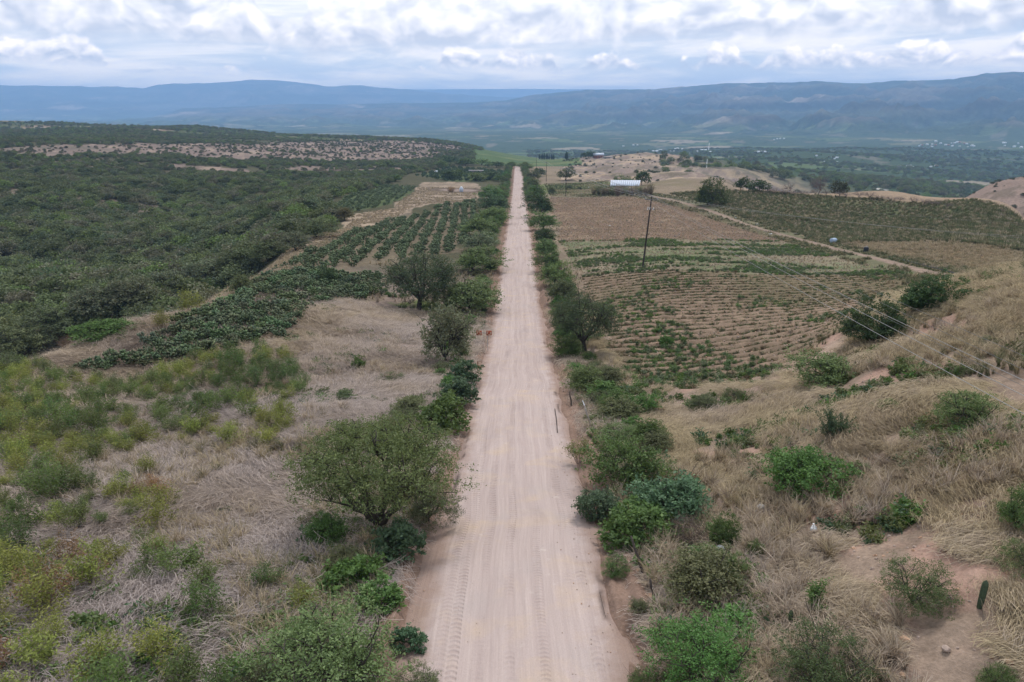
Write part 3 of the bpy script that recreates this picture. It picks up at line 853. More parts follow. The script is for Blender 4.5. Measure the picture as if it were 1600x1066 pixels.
def leaf_quads(C, size, aspect, rg, up=0.4, droop=None):
    """one small pointed quad per centre, turned at random"""
    n = len(C)
    ax = rg.normal(size=(n, 3)); ax[:, 2] *= 0.6
    ax /= np.linalg.norm(ax, axis=1, keepdims=True) + 1e-9
    nn = rg.normal(size=(n, 3)); nn[:, 2] += up * 3
    nn -= (nn * ax).sum(1, keepdims=True) * ax; nn /= np.linalg.norm(nn, axis=1, keepdims=True) + 1e-9
    b = np.cross(nn, ax)
    s = size * rg.uniform(0.65, 1.35, (n, 1))
    V = np.stack([C - ax * s, C - b * s * aspect, C + ax * s, C + b * s * aspect], 1).reshape(-1, 3)
    F = np.arange(4 * n).reshape(-1, 4)
    return V, F

def wood_from(paths):
    mb = MB()
    for pts, rad, n in paths: mb.tube(pts, rad, n, caps=False)
    return mb

def curve_pts(a, b, bend, k, rg):
    t = np.linspace(0, 1, k)[:, None]
    mid = (a + b) / 2 + bend
    p = (1 - t) ** 2 * a + 2 * (1 - t) * t * mid + t ** 2 * b
    j = rg.normal(size=p.shape) * np.linalg.norm(b - a) * 0.02
    j[0] = 0; j[-1] = 0
    return p + j

def make_tree(name, seed, h=5.0, w=7.0, trunk_h=1.2, n_limb=6, n_clus=160, per=90, leaf=0.07, aspect=0.4, clus_r=0.35, base_frac=0.35,
              shell=0.55, lump=0.3, trunk_r=0.16, dry=0.0, twigs=True, sides=6, mat_w=None, flat=1.0, up=0.4):
    rg = np.random.default_rng(seed)
    c0 = np.array([0, 0, 0.0])
    # crown envelope: lumpy dome
    lobes = rg.normal(size=(9, 3)); lobes /= np.linalg.norm(lobes, axis=1, keepdims=True)
    lamp = rg.uniform(-lump, lump, 9)
    u = rg.normal(size=(n_clus * 3, 3)); u /= np.linalg.norm(u, axis=1, keepdims=True)
    u = u[u[:, 2] > -0.35][:n_clus]
    rad = shell + (1 - shell) * rg.uniform(0, 1, len(u)) ** 0.6
    lum = 1 + (np.clip(u @ lobes.T, 0, 1) ** 3 * lamp).sum(1)
    lum = lum * np.where(rg.uniform(size=len(u)) < 0.10, rg.uniform(1.02, 1.15, len(u)), 1.0)
    zc = h * base_frac + (h * (1 - base_frac)) * 0.30
    top = h - zc - clus_r * 0.5
    C = np.stack([u[:, 0] * w / 2, u[:, 1] * w / 2, np.where(u[:, 2] > 0, u[:, 2] * top * flat, u[:, 2] * (zc - h * base_frac * 0.8) * 1.3)], 1)
    C = C * (rad * lum * 0.95)[:, None]; C[:, 2] += zc
    C[:, 2] = np.maximum(C[:, 2], h * 0.12)
    paths = []; nodes = []
    lean = rg.normal(size=3) * 0.12 * h; lean[2] = 0
    fork = np.array([lean[0] * 0.4, lean[1] * 0.4, trunk_h])
    paths.append((curve_pts(np.array([0, 0, -0.4]), fork, rg.normal(size=3) * 0.06, 4, rg), np.linspace(trunk_r * 1.25, trunk_r * 0.9, 4), sides + 1))
    for i in range(n_limb):
        th = 2 * PI * i / n_limb + rg.uniform(-0.4, 0.4)
        rr = w / 2 * rg.uniform(0.45, 0.8)
        tip = np.array([math.cos(th) * rr, math.sin(th) * rr, h * rg.uniform(0.6, 0.86)])
        if i == 0: tip = np.array([0.1 * w, 0.05 * w, h * 0.88])
        p = curve_pts(fork, tip, np.array([math.cos(th), math.sin(th), 0]) * rr * 0.18, 7, rg)
        r0 = trunk_r * rg.uniform(0.5, 0.72)
        paths.append((p, np.linspace(r0, r0 * 0.25, 7), sides))
        for q, rq in zip(p[2:], np.linspace(r0, r0 * 0.25, 7)[2:]): nodes.append((q, rq))
        for k in range(2):
            b0 = p[2 + k * 2]
            off = rg.normal(size=3) * np.array([w, w, h * 0.8]) * 0.16; off[2] = abs(off[2]) * 0.7 + 0.08 * h
            e = b0 + off + (tip - fork) * 0.25
            pp = curve_pts(b0, e, rg.normal(size=3) * 0.05 * w, 5, rg)
            paths.append((pp, np.linspace(r0 * 0.5, r0 * 0.15, 5), max(sides - 2, 3)))
            for q, rq in zip(pp[1:], np.linspace(r0 * 0.5, r0 * 0.15, 5)[1:]): nodes.append((q, rq))
    NP_ = np.array([q for q, _ in nodes])
    if twigs:
        for c in C:
            j = int(np.argmin(((NP_ - c) ** 2).sum(1) + (NP_[:, 2] > c[2]) * 1.5))
            pp = curve_pts(NP_[j], c, np.array([0, 0, 0.06 * h]) + rg.normal(size=3) * 0.04 * w, 4, rg)
            r0 = min(nodes[j][1], 0.022 * h / 5 + 0.012)
            paths.append((pp, np.linspace(r0, r0 * 0.35, 4), 3))
    # leaves: clusters of clusters
    sub = C[:, None, :] + rg.normal(size=(len(C), 5, 3)) * np.array([clus_r, clus_r, clus_r * 0.45])
    sub = sub.reshape(-1, 3)
    m = max(per // 5, 1)
    L = (sub[:, None, :] + rg.normal(size=(len(sub), m, 3)) * np.array([clus_r, clus_r, clus_r * 0.6]) * 0.42).reshape(-1, 3)
    V, F = leaf_quads(L, leaf, aspect, rg, up)
    vv = np.repeat(rg.uniform(0, 1, len(sub)), m) * 0.55 + rg.uniform(0, 1, len(L)) * 0.45
    dr = (rg.uniform(0, 1, len(L)) < dry).astype(float)
    crown = mesh_np(name + '_crown', V, F, M_LEAF, {'v': vv, 'dry': dr})
    wood = wood_from(paths).mesh(name + '_trunk', mat_w or M_BARK, smooth=True)
    return {'trunk': wood, 'crown': crown, 'w': w, 'h': h}

def make_shrub(name, seed, h=1.4, w=1.4, n_stem=16, per=55, leaf=0.055, aspect=0.35, start=0.35, spread=0.9, tuft=0.09, dry=0.0, stem_r=0.012, fork=2, up=0.2, mat_w=None, arch=0.0):
    rg = np.random.default_rng(seed)
    paths = []; L = []; vid = []
    for i in range(n_stem):
        th = rg.uniform(0, 2 * PI); rr = w / 2 * math.sqrt(rg.uniform(0.02, 1)) * spread
        hh = h * (1 - 0.45 * (rr / (w / 2 + 1e-6)) ** 2) * rg.uniform(0.7, 1.05)
        base = np.array([math.cos(th), math.sin(th), 0]) * rr * 0.16; base[2] = -0.1
        tip = np.array([math.cos(th) * rr, math.sin(th) * rr, hh])
        p = curve_pts(base, tip, np.array([-math.cos(th), -math.sin(th), 0]) * rr * 0.15 + np.array([0, 0, arch * h]), 6, rg)
        paths.append((p, np.linspace(stem_r, stem_r * 0.3, 6), 3))
        subs = [p]
        for k in range(fork):
            j = rg.integers(2, 5); e = p[j] + np.array([*(rg.normal(size=2) * w * 0.16), h * rg.uniform(0.08, 0.28)])
            q = curve_pts(p[j], e, rg.normal(size=3) * 0.02, 4, rg); paths.append((q, np.linspace(stem_r * 0.55, stem_r * 0.2, 4), 3)); subs.append(q)
        tone = rg.uniform(0, 1)
        for si, q in enumerate(subs):
            m = per if si == 0 else per // 2
            t = rg.uniform(start if si == 0 else 0.1, 1.0, m) ** 0.8
            idx = np.clip(t * (len(q) - 1), 0, len(q) - 1.001); i0 = idx.astype(int); f = (idx - i0)[:, None]
            pos = q[i0] * (1 - f) + q[i0 + 1] * f + rg.normal(size=(m, 3)) * tuft
            L.append(pos); vid.append(np.full(m, tone) * 0.5 + rg.uniform(0, 1, m) * 0.5)
    L = np.concatenate(L); L[:, 2] = np.maximum(L[:, 2], 0.02); vid = np.concatenate(vid)
    V, F = leaf_quads(L, leaf, aspect, rg, up)
    dr = (rg.uniform(0, 1, len(L)) < dry).astype(float)
    return {'foliage': mesh_np(name + '_foliage', V, F, M_LEAF, {'v': vid, 'dry': dr}), 'stems': wood_from(paths).mesh(name + '_stems', mat_w or M_TWIG), 'w': w, 'h': h}

def make_pear(name, seed, levels=3, w=1.3):
    """prickly pear: flat oval pads growing out of pads"""
    rg = np.random.default_rng(seed)
    V = []; F = []; vv = []
    def pad(base, d, nrm, L, W):
        n0 = len(V); s = np.cross(d, nrm)
        cc = base + d * L * 0.5
        V.append(cc + nrm * L * 0.09); V.append(cc - nrm * L * 0.09)
        for j in range(8):
            a = 2 * PI * j / 8
            V.append(cc - d * math.cos(a) * L * 0.5 + s * math.sin(a) * W * 0.5)
        tone = rg.uniform(0, 1)
        for j in range(8):
            k = (j + 1) % 8
            F.append((n0, n0 + 2 + j, n0 + 2 + k)); F.append((n0 + 1, n0 + 2 + k, n0 + 2 + j)); vv.extend([tone, tone])
        return cc
    def grow(base, d, nrm, L, lev):
        pad(base, d, nrm, L, L * rg.uniform(0.55, 0.75))
        if lev <= 0: return
        for k in range(rg.integers(2, 4)):
            s = np.cross(d, nrm)
            a = rg.uniform(-1.0, 1.0)
            b2 = base + d * L * (0.5 + 0.45 * math.cos(a)) + s * math.sin(a) * L * 0.3
            d2 = d * math.cos(a * 0.9) + s * math.sin(a * 0.9) + rg.normal(size=3) * 0.25; d2[2] = abs(d2[2]) * 0.9 + 0.15; d2 /= np.linalg.norm(d2)
            n2 = nrm + rg.normal(size=3) * 0.6; n2 -= n2 @ d2 * d2; n2 /= np.linalg.norm(n2)
            grow(b2, d2, n2, L * rg.uniform(0.8, 0.98), lev - 1)
    for k in range(rg.integers(3, 6)):
        th = rg.uniform(0, 2 * PI)
        d = np.array([math.cos(th) * 0.45, math.sin(th) * 0.45, 1.0]); d /= np.linalg.norm(d)
        n_ = rg.normal(size=3); n_ -= n_ @ d * d; n_ /= np.linalg.norm(n_)
        grow(np.array([math.cos(th) * 0.15 * w, math.sin(th) * 0.15 * w, -0.05]), d, n_, 0.40, levels - 1)
    me = mesh_np(name, np.array(V), np.array(F), M_LEAF, {'v': np.array(vv), 'dry': np.zeros(len(F))}, smooth=True)
    return me

def make_blades(name, seed, n=46, length=1.1, width=0.016, lying=True, spread=0.5, rise=0.22, k=4, radius=0.35):
    rg = np.random.default_rng(seed)
    V = []; F = []; vv = []
    for i in range(n):
        b = np.array([rg.normal() * radius, rg.normal() * radius, 0.0])
        L = length * rg.uniform(0.6, 1.2)
        a = rg.normal() * spread if lying else rg.uniform(0, 2 * PI)
        bendy = rg.normal() * 0.7
        n0 = len(V); hgt = rise * rg.uniform(0.3, 1.3)
        wv = width * rg.uniform(0.7, 1.4)
        for j in range(k + 1):
            t = j / k
            ang = a + bendy * (t - 0.3)
            if lying:
                x = L * (t - 0.3); z = 0.03 + hgt * math.sin(min(t * 1.15, 1) * PI) ** 0.8
                p = b + np.array([x * math.cos(ang), x * math.sin(ang), z])
                s = np.array([-math.sin(ang), math.cos(ang), 0.25]) * wv * (1.05 - t * 0.75)
            else:
                out = L * rise * t ** 1.8
                p = b * 0.35 + np.array([out * math.cos(ang), out * math.sin(ang), L * (t - 0.15 * t * t)])
                s = np.array([-math.sin(ang), math.cos(ang), 0]) * wv * (1.05 - t * 0.85)
            V.append(p - s); V.append(p + s)
        tone = rg.uniform(0, 1)
        for j in range(k):
            q = n0 + 2 * j; F.append((q, q + 1, q + 3, q + 2)); vv.append(tone * 0.8 + 0.2 * j / k)
    return mesh_np(name, np.array(V), np.array(F), M_GRASS, {'v': np.array(vv)})

# ------------------------------------------------------------------ scattering (one object, geometry-node instances)
def instancer(name, protos, X, Y, rot, scl, idx, label, tint=None, sink=0.0, zoff=None, color=None):
    """protos: meshes; X, Y positions on the ground"""
    pc = bpy.data.collections.new(name + '_kinds')
    for i, me in enumerate(protos):
        o = bpy.data.objects.new('%s_kind_%02d' % (name, i), me)
        pc.objects.link(o)
    n = len(X)
    Z = H(X, Y) - sink
    Z = furrows(X, Y, Z) if zoff is None else Z + zoff
    me = bpy.data.meshes.new(name)
    me.vertices.add(n); me.vertices.foreach_set('co', np.stack([X, Y, Z], 1).astype(np.float32).ravel())
    a = me.attributes.new('rot', 'FLOAT_VECTOR', 'POINT'); a.data.foreach_set('vector', np.asarray(rot, np.float32).ravel())
    a = me.attributes.new('scl', 'FLOAT', 'POINT'); a.data.foreach_set('value', np.asarray(scl, np.float32))
    a = me.attributes.new('idx', 'INT', 'POINT'); a.data.foreach_set('value', np.asarray(idx, np.int32))
    a = me.attributes.new('tint', 'FLOAT', 'POINT'); a.data.foreach_set('value', np.asarray(tint if tint is not None else np.zeros(n), np.float32))
    if color:
        cc = np.array(color)[np.asarray(idx, int) % len(color)] * (0.9 + 0.2 * np.random.default_rng(n).uniform(size=(n, 1)))
        a = me.attributes.new('tcol', 'FLOAT_COLOR', 'POINT'); a.data.foreach_set('color', np.hstack([cc, np.ones((n, 1))]).astype(np.float32).ravel())
        a = me.attributes.new('flag', 'FLOAT', 'POINT'); a.data.foreach_set('value', np.ones(n, np.float32))
    ng = bpy.data.node_groups.new(name + '_scatter', 'GeometryNodeTree')
    ng.interface.new_socket('Geometry', in_out='INPUT', socket_type='NodeSocketGeometry')
    ng.interface.new_socket('Geometry', in_out='OUTPUT', socket_type='NodeSocketGeometry')
    N = ng.nodes; Lk = ng.links
    gi = N.new('NodeGroupInput'); go = N.new('NodeGroupOutput')
    iop = N.new('GeometryNodeInstanceOnPoints'); ci = N.new('GeometryNodeCollectionInfo')
    ci.inputs['Collection'].default_value = pc; ci.inputs['Separate Children'].default_value = True; ci.inputs['Reset Children'].default_value = True
    def na(nm, dt):
        q = N.new('GeometryNodeInputNamedAttribute'); q.data_type = dt; q.inputs['Name'].default_value = nm
        return q.outputs[0]
    m2p = N.new('GeometryNodeMeshToPoints')
    Lk.new(gi.outputs[0], m2p.inputs[0]); Lk.new(m2p.outputs[0], iop.inputs['Points'])
    Lk.new(ci.outputs[0], iop.inputs['Instance'])
    iop.inputs['Pick Instance'].default_value = True
    Lk.new(na('idx', 'INT'), iop.inputs['Instance Index'])
    e2r = N.new('FunctionNodeEulerToRotation'); Lk.new(na('rot', 'FLOAT_VECTOR'), e2r.inputs[0]); Lk.new(e2r.outputs[0], iop.inputs['Rotation'])
    Lk.new(na('scl', 'FLOAT'), iop.inputs['Scale'])
    Lk.new(iop.outputs[0], go.inputs[0])
    o = link(name, me)
    md = o.modifiers.new('scatter', 'NODES'); md.node_group = ng
    tag(o, label, kind='stuff')
    return o

def wedge(n, r0, r1, p, a0=-0.80, a1=0.80, rg=rng):
    """points in a wedge, density falling as r^-p per square metre"""
    e = 2 - p; t = rg.uniform(0, 1, n)
    r = (r0 ** e + t * (r1 ** e - r0 ** e)) ** (1 / e)
    a = rg.uniform(a0, a1, n)
    return r * np.sin(a), r * np.cos(a)

KEEP_OUT = []     # (x, y, radius) of named plants: scatter keeps clear of their stems
# ------------------------------------------------------------------ plant kinds
C_HUIZ = (0.12, 0.172, 0.05); C_OLIVE = (0.115, 0.135, 0.055); C_LIME = (0.23, 0.25, 0.04); C_GREEN = (0.085, 0.145, 0.03)
C_BLUE = (0.07, 0.128, 0.06); C_BRIGHT = (0.075, 0.165, 0.025); C_DARK = (0.045, 0.08, 0.025); C_RUST = (0.25, 0.125, 0.055)
C_NOPAL = (0.13, 0.175, 0.08); C_PALE = (0.15, 0.165, 0.095); C_STRAW = (0.25, 0.2, 0.11); C_BROWN = (0.13, 0.085, 0.065)

T_BIG = make_tree('huizache', 3, h=4.6, w=7.2, trunk_h=0.7, n_limb=9, n_clus=270, per=130, leaf=0.052, aspect=0.42, clus_r=0.33, base_frac=0.45, shell=0.45, lump=0.28, trunk_r=0.2)
T_BUSH = [make_tree('huizache_bush', 20 + i, h=3.0, w=4.6, trunk_h=0.25, n_limb=8, n_clus=130, per=110, leaf=0.05, aspect=0.42, clus_r=0.27, base_frac=0.05, shell=0.3, lump=0.5, trunk_r=0.09, sides=5) for i in range(3)]
T_MESQ = make_tree('mesquite', 31, h=5.6, w=8.0, trunk_h=1.1, n_limb=7, n_clus=220, per=80, leaf=0.085, aspect=0.42, clus_r=0.5, base_frac=0.28, shell=0.45, lump=0.22, trunk_r=0.26, flat=1.0)
T_ROAD = [make_tree('verge_tree', 40 + i, h=4.0, w=4.6, trunk_h=0.6, n_limb=6, n_clus=120, per=75, leaf=0.085, aspect=0.5, clus_r=0.36, base_frac=0.08, shell=0.4, lump=0.38, trunk_r=0.11, sides=4) for i in range(4)]
T_PALE = [make_tree('pale_tree', 50 + i, h=4.4, w=5.2, trunk_h=0.5, n_limb=8, n_clus=150, per=45, leaf=0.10, aspect=0.5, clus_r=0.30, base_frac=0.10, shell=0.35, lump=0.35, trunk_r=0.12, sides=4, dry=0.18, up=0.2) for i in range(2)]
T_PINN = make_tree('pinnate_bush', 61, h=3.0, w=4.2, trunk_h=0.3, n_limb=7, n_clus=120, per=65, leaf=0.11, aspect=0.42, clus_r=0.30, base_frac=0.03, shell=0.4, lump=0.35, trunk_r=0.08, sides=5, up=0.8)
T_BROAD = [make_tree('broadleaf_bush', 64 + i, h=2.0, w=2.6, trunk_h=0.2, n_limb=6, n_clus=60, per=60, leaf=0.105, aspect=0.5, clus_r=0.22, base_frac=0.02, shell=0.4, lump=0.35, trunk_r=0.05, sides=4, up=0.5) for i in range(3)]
T_DENSE = [make_tree('dense_bush', 70 + i, h=2.6, w=4.4, trunk_h=0.2, n_limb=8, n_clus=170, per=90, leaf=0.065, aspect=0.6, clus_r=0.26, base_frac=0.0, shell=0.4, lump=0.6, trunk_r=0.07, sides=4, up=0.5) for i in range(3)]
T_WOOD = [make_tree('wood_tree', 80 + i, h=4.8, w=6.2, trunk_h=1.0, n_limb=5, n_clus=70, per=20, leaf=0.26, aspect=0.55, clus_r=0.55, base_frac=0.12, shell=0.5, lump=0.35, trunk_r=0.14, sides=3, twigs=False) for i in range(5)]
T_BARE = [make_tree('bare_tree', 90 + i, h=5.5, w=5.5, trunk_h=1.2, n_limb=7, n_clus=160, per=5, leaf=0.06, clus_r=0.3, base_frac=0.2, shell=0.3, lump=0.3, trunk_r=0.12, sides=4, mat_w=M_TWIG) for i in range(2)]
S_DOD = [make_shrub('slender_shrub', 100 + i, h=1.6, w=1.5, n_stem=12, per=50, leaf=0.05, aspect=0.3, start=0.45, tuft=0.10, fork=3, spread=1.05) for i in range(5)]
S_WEED = [make_shrub('weed', 120 + i, h=0.42, w=0.7, n_stem=9, per=16, leaf=0.06, aspect=0.5, start=0.1, tuft=0.06, fork=1, stem_r=0.006) for i in range(4)]
S_BROOM = make_shrub('broom', 130, h=1.9, w=1.9, n_stem=34, per=70, leaf=0.06, aspect=0.2, start=0.15, tuft=0.04, fork=2, spread=1.0, stem_r=0.012, up=0.0)
S_SPARSE = [make_shrub('sparse', 131 + i, h=2.6, w=1.9, n_stem=6, per=80, leaf=0.06, aspect=0.45, start=0.3, tuft=0.10, fork=3, stem_r=0.025, mat_w=M_BARK) for i in range(2)]
S_DEAD = make_shrub('dead', 140, h=0.9, w=2.0, n_stem=70, per=14, leaf=0.05, aspect=0.12, start=0.3, tuft=0.06, fork=3, stem_r=0.0105)
S_REED = [make_shrub('reed', 150 + i, h=3.6, w=2.2, n_stem=40, per=26, leaf=0.22, aspect=0.10, start=0.1, tuft=0.10, fork=0, stem_r=0.02, up=-0.1) for i in range(2)]
PEARS = [make_pear('pear_%d' % i, 160 + i, levels=4) for i in range(5)]
PEARS_LO = [make_pear('pear_lo_%d' % i, 170 + i, levels=3) for i in range(3)]

def make_cypress(seed):
    rg = np.random.default_rng(seed); n = 1500; t = rg.uniform(0, 1, n); th = rg.uniform(0, 2 * PI, n)
    rr = 0.75 * np.sin(np.clip(t * 1.05 + 0.12, 0, 1) * PI) ** 0.6 * rg.uniform(0.6, 1, n)
    L = np.stack([np.cos(th) * rr, np.sin(th) * rr, 0.4 + t * 8.2], 1)
    V, F = leaf_quads(L, 0.28, 0.5, rg, 0.0)
    return {'crown': mesh_np('cypress_crown', V, F, M_LEAF, {'v': rg.uniform(0, 1, n), 'dry': np.zeros(n)}),
            'trunk': MB().tube([(0, 0, -0.3), (0, 0, 7)], [0.16, 0.05], 6).mesh('cypress_trunk', M_BARK), 'w': 1.5, 'h': 8.6}
T_CYP = [make_cypress(5), make_cypress(6)]

def rnd_rot(n, rg, tilt=0.06):
    return np.stack([rg.normal(size=n) * tilt, rg.normal(size=n) * tilt, rg.uniform(0, 6.28, n)], 1)
def plant(name, proto, px, py, wpx, label, color, cat='shrub', group=None, hpx=None, rz=None, sink=0.05, hs=1.0, parts=True):
    p, Z = pick(px, py)
    s = wpx * Z / FPX / proto['w']
    sz = s * hs if hpx is None else hpx * Z / FPX / proto['h']
    return plant_at(name, proto, p, s, sz, label, color, cat, group, rz, sink, parts)
def plant_at(name, proto, p, s, sz, label, color, cat='shrub', group=None, rz=None, sink=0.05, parts=True):
    rz = random.uniform(0, 6.28) if rz is None else rz
    e = empty(name, (p[0], p[1], p[2] - sink), rz, (s, s, sz), label, cat, group)
    c = tuple(max(0.004, v * random.uniform(0.93, 1.07)) for v in color)
    if 'crown' in proto:
        link('trunk', proto['trunk'], e); link('crown', proto['crown'], e, color=c)
    else:
        link('stems', proto['stems'], e); link('foliage', proto['foliage'], e, color=c)
    KEEP_OUT.append((p[0], p[1], s * proto['w'] * 0.32))
    return e
random.seed(5)

# ---- left of the road, from the camera outwards
plant('huizache_bush', T_BUSH[0], 525, 1085, 265, 'feathery bright green huizache bush cut by the bottom edge, left of the road', C_HUIZ, hs=0.9)
plant('huizache_bush', T_BUSH[1], 400, 1110, 130, 'small olive huizache bush at the bottom edge, left of the bright feathery one', C_OLIVE)
plant('huizache_bush', T_BUSH[2], 655, 1090, 80, 'low grey-green sprig bush hanging over the left road edge at the bottom', C_OLIVE)
plant('slender_shrub', S_DOD[0], 478, 965, 66, 'yellow-green slender shrub just above the bottom huizache bush', C_LIME)
plant('slender_shrub', S_DOD[1], 420, 925, 55, 'green slender shrub above and left of the bottom huizache bush', C_GREEN)
plant('huizache_tree', T_BIG, 592, 838, 246, 'wide feathery huizache tree with dark forked trunk, largest tree left of the road', (0.14, 0.20, 0.055), 'tree', hpx=195, rz=0.4)
plant('broadleaf_bush', T_BROAD[0], 622, 868, 82, 'blue-green broadleaf bush at the foot of the big huizache tree', C_BLUE)
plant('huizache_bush', T_BUSH[1], 672, 815, 88, 'olive bush between the big huizache tree and the road', C_OLIVE)
plant('broadleaf_bush', T_BROAD[1], 596, 950, 62, 'small green broadleaf bush below the big huizache tree', C_GREEN)
plant('broadleaf_bush', T_BROAD[2], 640, 1010, 46, 'little blue-green sapling on the left road edge near the bottom', C_BLUE)
plant('broadleaf_bush', T_BROAD[2], 692, 672, 72, 'bright green broadleaf bush by the left road edge, lower of two', C_GREEN)
plant('broadleaf_bush', T_BROAD[0], 716, 632, 62, 'blue-green broadleaf bush by the left road edge, upper of two', C_BLUE)
plant('broadleaf_bush', T_BROAD[1], 722, 600, 50, 'blue-green broadleaf bush under the tilted rusty board', C_BLUE)
plant('pale_tree', T_PALE[0], 700, 570, 90, 'olive tree with pale dry tips beside the orange-red plates', C_PALE, 'tree', hpx=105)
plant('verge_bush', T_ROAD[0], 738, 488, 92, 'dense green bush reaching over the left road edge above the pale-tipped tree', C_HUIZ, hpx=62)
plant('verge_bush', T_ROAD[1], 700, 485, 60, 'olive bush between the lone mesquite and the roadside bushes', C_OLIVE, hpx=50)
plant('verge_bush', T_ROAD[2], 744, 424, 74, 'green verge bush on the left roadside, next beyond the pale-tipped tree row', C_HUIZ, hpx=40)
plant('pale_tree', T_PALE[1], 750, 392, 60, 'pale flowering bush on the left verge between two green ones', C_PALE, 'shrub', hpx=32)
plant('verge_bush', T_ROAD[3], 745, 368, 56, 'light green rounded bush on the left verge near the prickly pear rows', C_HUIZ, hpx=32)
plant('verge_bush', T_ROAD[0], 770, 350, 58, 'light green bush on the left verge just before the dark bluish one', C_HUIZ, hpx=30)
plant('verge_bush', T_ROAD[1], 771, 332, 50, 'dark bluish bush on the left verge opposite the tall dark right-hand bushes', C_BLUE, hpx=30)
plant('verge_bush', T_ROAD[2], 768, 312, 46, 'bright green bush on the left verge beside the earth basin', C_BRIGHT, hpx=22)
plant('mesquite_tree', T_MESQ, 655, 484, 122, 'lone dark mesquite tree with single forked trunk in the grassy clearing', (0.06, 0.085, 0.04), 'tree', hpx=92)
plant('dense_bush', T_DENSE[0], 513, 448, 30, 'small dark round bush standing in the prickly pear plot', C_DARK, hpx=30)
plant('verge_bush', T_ROAD[3], 540, 345, 30, 'olive and rust bush on the bare strip above the prickly pear plot', (0.15, 0.12, 0.05), hpx=24)
plant('verge_bush', T_ROAD[1], 425, 358, 46, 'dark green tree on the pale bank left of the upper prickly pear plot', C_DARK, 'tree', hpx=34)
plant('verge_bush', T_ROAD[0], 435, 300, 14, 'green bush on the upper gorge rim beyond the farther cactus plot', C_GREEN)
plant('dead_bush', S_DEAD, 106, 548, 30, 'rust-brown dead shrub on the rim beside the bright green spreading tree', C_RUST, hpx=26)
for (px, py, wp, col, lb) in ((255, 515, 36, C_LIME, 'lime shrub on the pale rim path, lowest of three'), (298, 492, 44, C_LIME, 'lime shrub on the pale rim path, middle of three'),
                              (335, 470, 36, C_GREEN, 'green shrub on the pale rim path, topmost of three'), (38, 645, 40, C_GREEN, 'dark green round shrub on the grey slope near the left edge'),
                              (20, 590, 50, C_OLIVE, 'olive shrub at the left edge below the rim trees')):
    plant('slender_shrub', S_DOD[py % 5], px, py, wp, lb, col)
for i, (px, py, wp, hp, col, lb) in enumerate(((165, 528, 96, 34, C_BRIGHT, 'bright green low spreading tree on the rim, by the rust-brown shrub'), (28, 560, 86, 60, C_OLIVE, 'dark rim tree at the left edge above the cactus plot'),
        (90, 528, 84, 60, C_OLIVE, 'dark rim tree second from the left edge'), (150, 500, 80, 60, C_PALE, 'greyish rim tree behind the bright green spreading tree'),
        (205, 486, 84, 58, C_PALE, 'greyish silver-leaved tree on the rim, upper left of the lime shrubs'), (262, 470, 80, 54, C_PALE, 'greyish silver-leaved tree on the rim behind the lime shrubs'),
        (318, 452, 78, 50, C_PALE, 'large greyish tree on the rim above the lime shrubs'), (372, 428, 72, 46, C_OLIVE, 'olive rim tree at the upper end of the pale path'),
        (420, 408, 60, 40, C_OLIVE, 'olive rim tree where the cactus plot narrows'), (462, 392, 56, 34, C_PALE, 'greyish rim tree left of the long pale bank'),
        (498, 372, 50, 32, C_OLIVE, 'olive bushy tree on the pale bank by the cactus rows'), (378, 462, 36, 40, C_OLIVE, 'thin olive tree standing inside the cactus plot edge'))):
    plant('rim_tree', T_PALE[i % 2] if col == C_PALE else T_ROAD[i % 4], px, py, wp, lb, col, 'tree', hpx=hp)

# ---- right of the road
plant('acacia_bush', T_BUSH[0], 1105, 1072, 200, 'largest bright green acacia bush at the bottom, right of the road', C_BRIGHT, hpx=118)
plant('acacia_bush', T_BUSH[2], 1010, 1080, 60, 'small green bush between the road and the largest acacia bush', C_GREEN)
plant('acacia_bush', T_BUSH[1], 1292, 1085, 165, 'dark green acacia bush at the bottom edge below the thin sapling', (0.07, 0.115, 0.03), hpx=95)
plant('sparse_sapling', S_SPARSE[0], 1258, 965, 64, 'thin open-branched sapling in flattened grass beside the short cactus', C_GREEN, 'sapling', hpx=88)
plant('acacia_bush', T_BUSH[2], 1432, 945, 108, 'grey-green open bush in the grass left of the tall cactus', C_HUIZ, hpx=72)
plant('dense_bush', T_DENSE[0], 1270, 762, 140, 'dense bright green bush with a trailing right arm on the mound', C_BRIGHT, hpx=72)
plant('broom_shrub', S_BROOM, 1302, 690, 60, 'dark upright broom-like shrub above the dense bright green bush', (0.05, 0.095, 0.04), hpx=62)
plant('mound_bush', T_ROAD[2], 1290, 606, 100, 'olive-green bush on the mound edge by the pale earth patch', C_HUIZ, hpx=62)
plant('mound_bush', T_DENSE[1], 1372, 536, 92, 'dark bush crossed by the wires, lower of two on the mound crest', C_DARK, hpx=62)
plant('mound_bush', T_DENSE[2], 1440, 490, 90, 'dark bush at the field corner, upper of two on the mound crest', C_DARK, hpx=58)
plant('mimosa_bush', T_BUSH[0], 1512, 672, 112, 'light airy bush on the right slope under the lowest wire', C_HUIZ, hpx=72)
plant('slope_bush', T_BUSH[1], 1590, 828, 84, 'dark green bush at the right edge, upper of two', C_GREEN, hpx=84)
plant('slope_bush', T_BUSH[2], 1606, 895, 80, 'olive bush at the right edge, lower of two', C_HUIZ, hpx=60)
plant('slope_bush', T_BUSH[0], 1555, 1075, 70, 'small green sapling at the bottom right corner', C_GREEN, hpx=50)
plant('weed_bush', T_BROAD[0], 1500, 690, 50, 'bright green low patch under the airy bush on the right slope', C_BRIGHT, hpx=26)
plant('pinnate_bush', T_PINN, 1042, 812, 128, 'blue-green bush with large pinnate leaves right of the road', C_BLUE, hpx=95)
plant('pinnate_bush', T_PINN, 932, 806, 76, 'bluish bush leaning over the right road edge', C_BLUE, hpx=60)
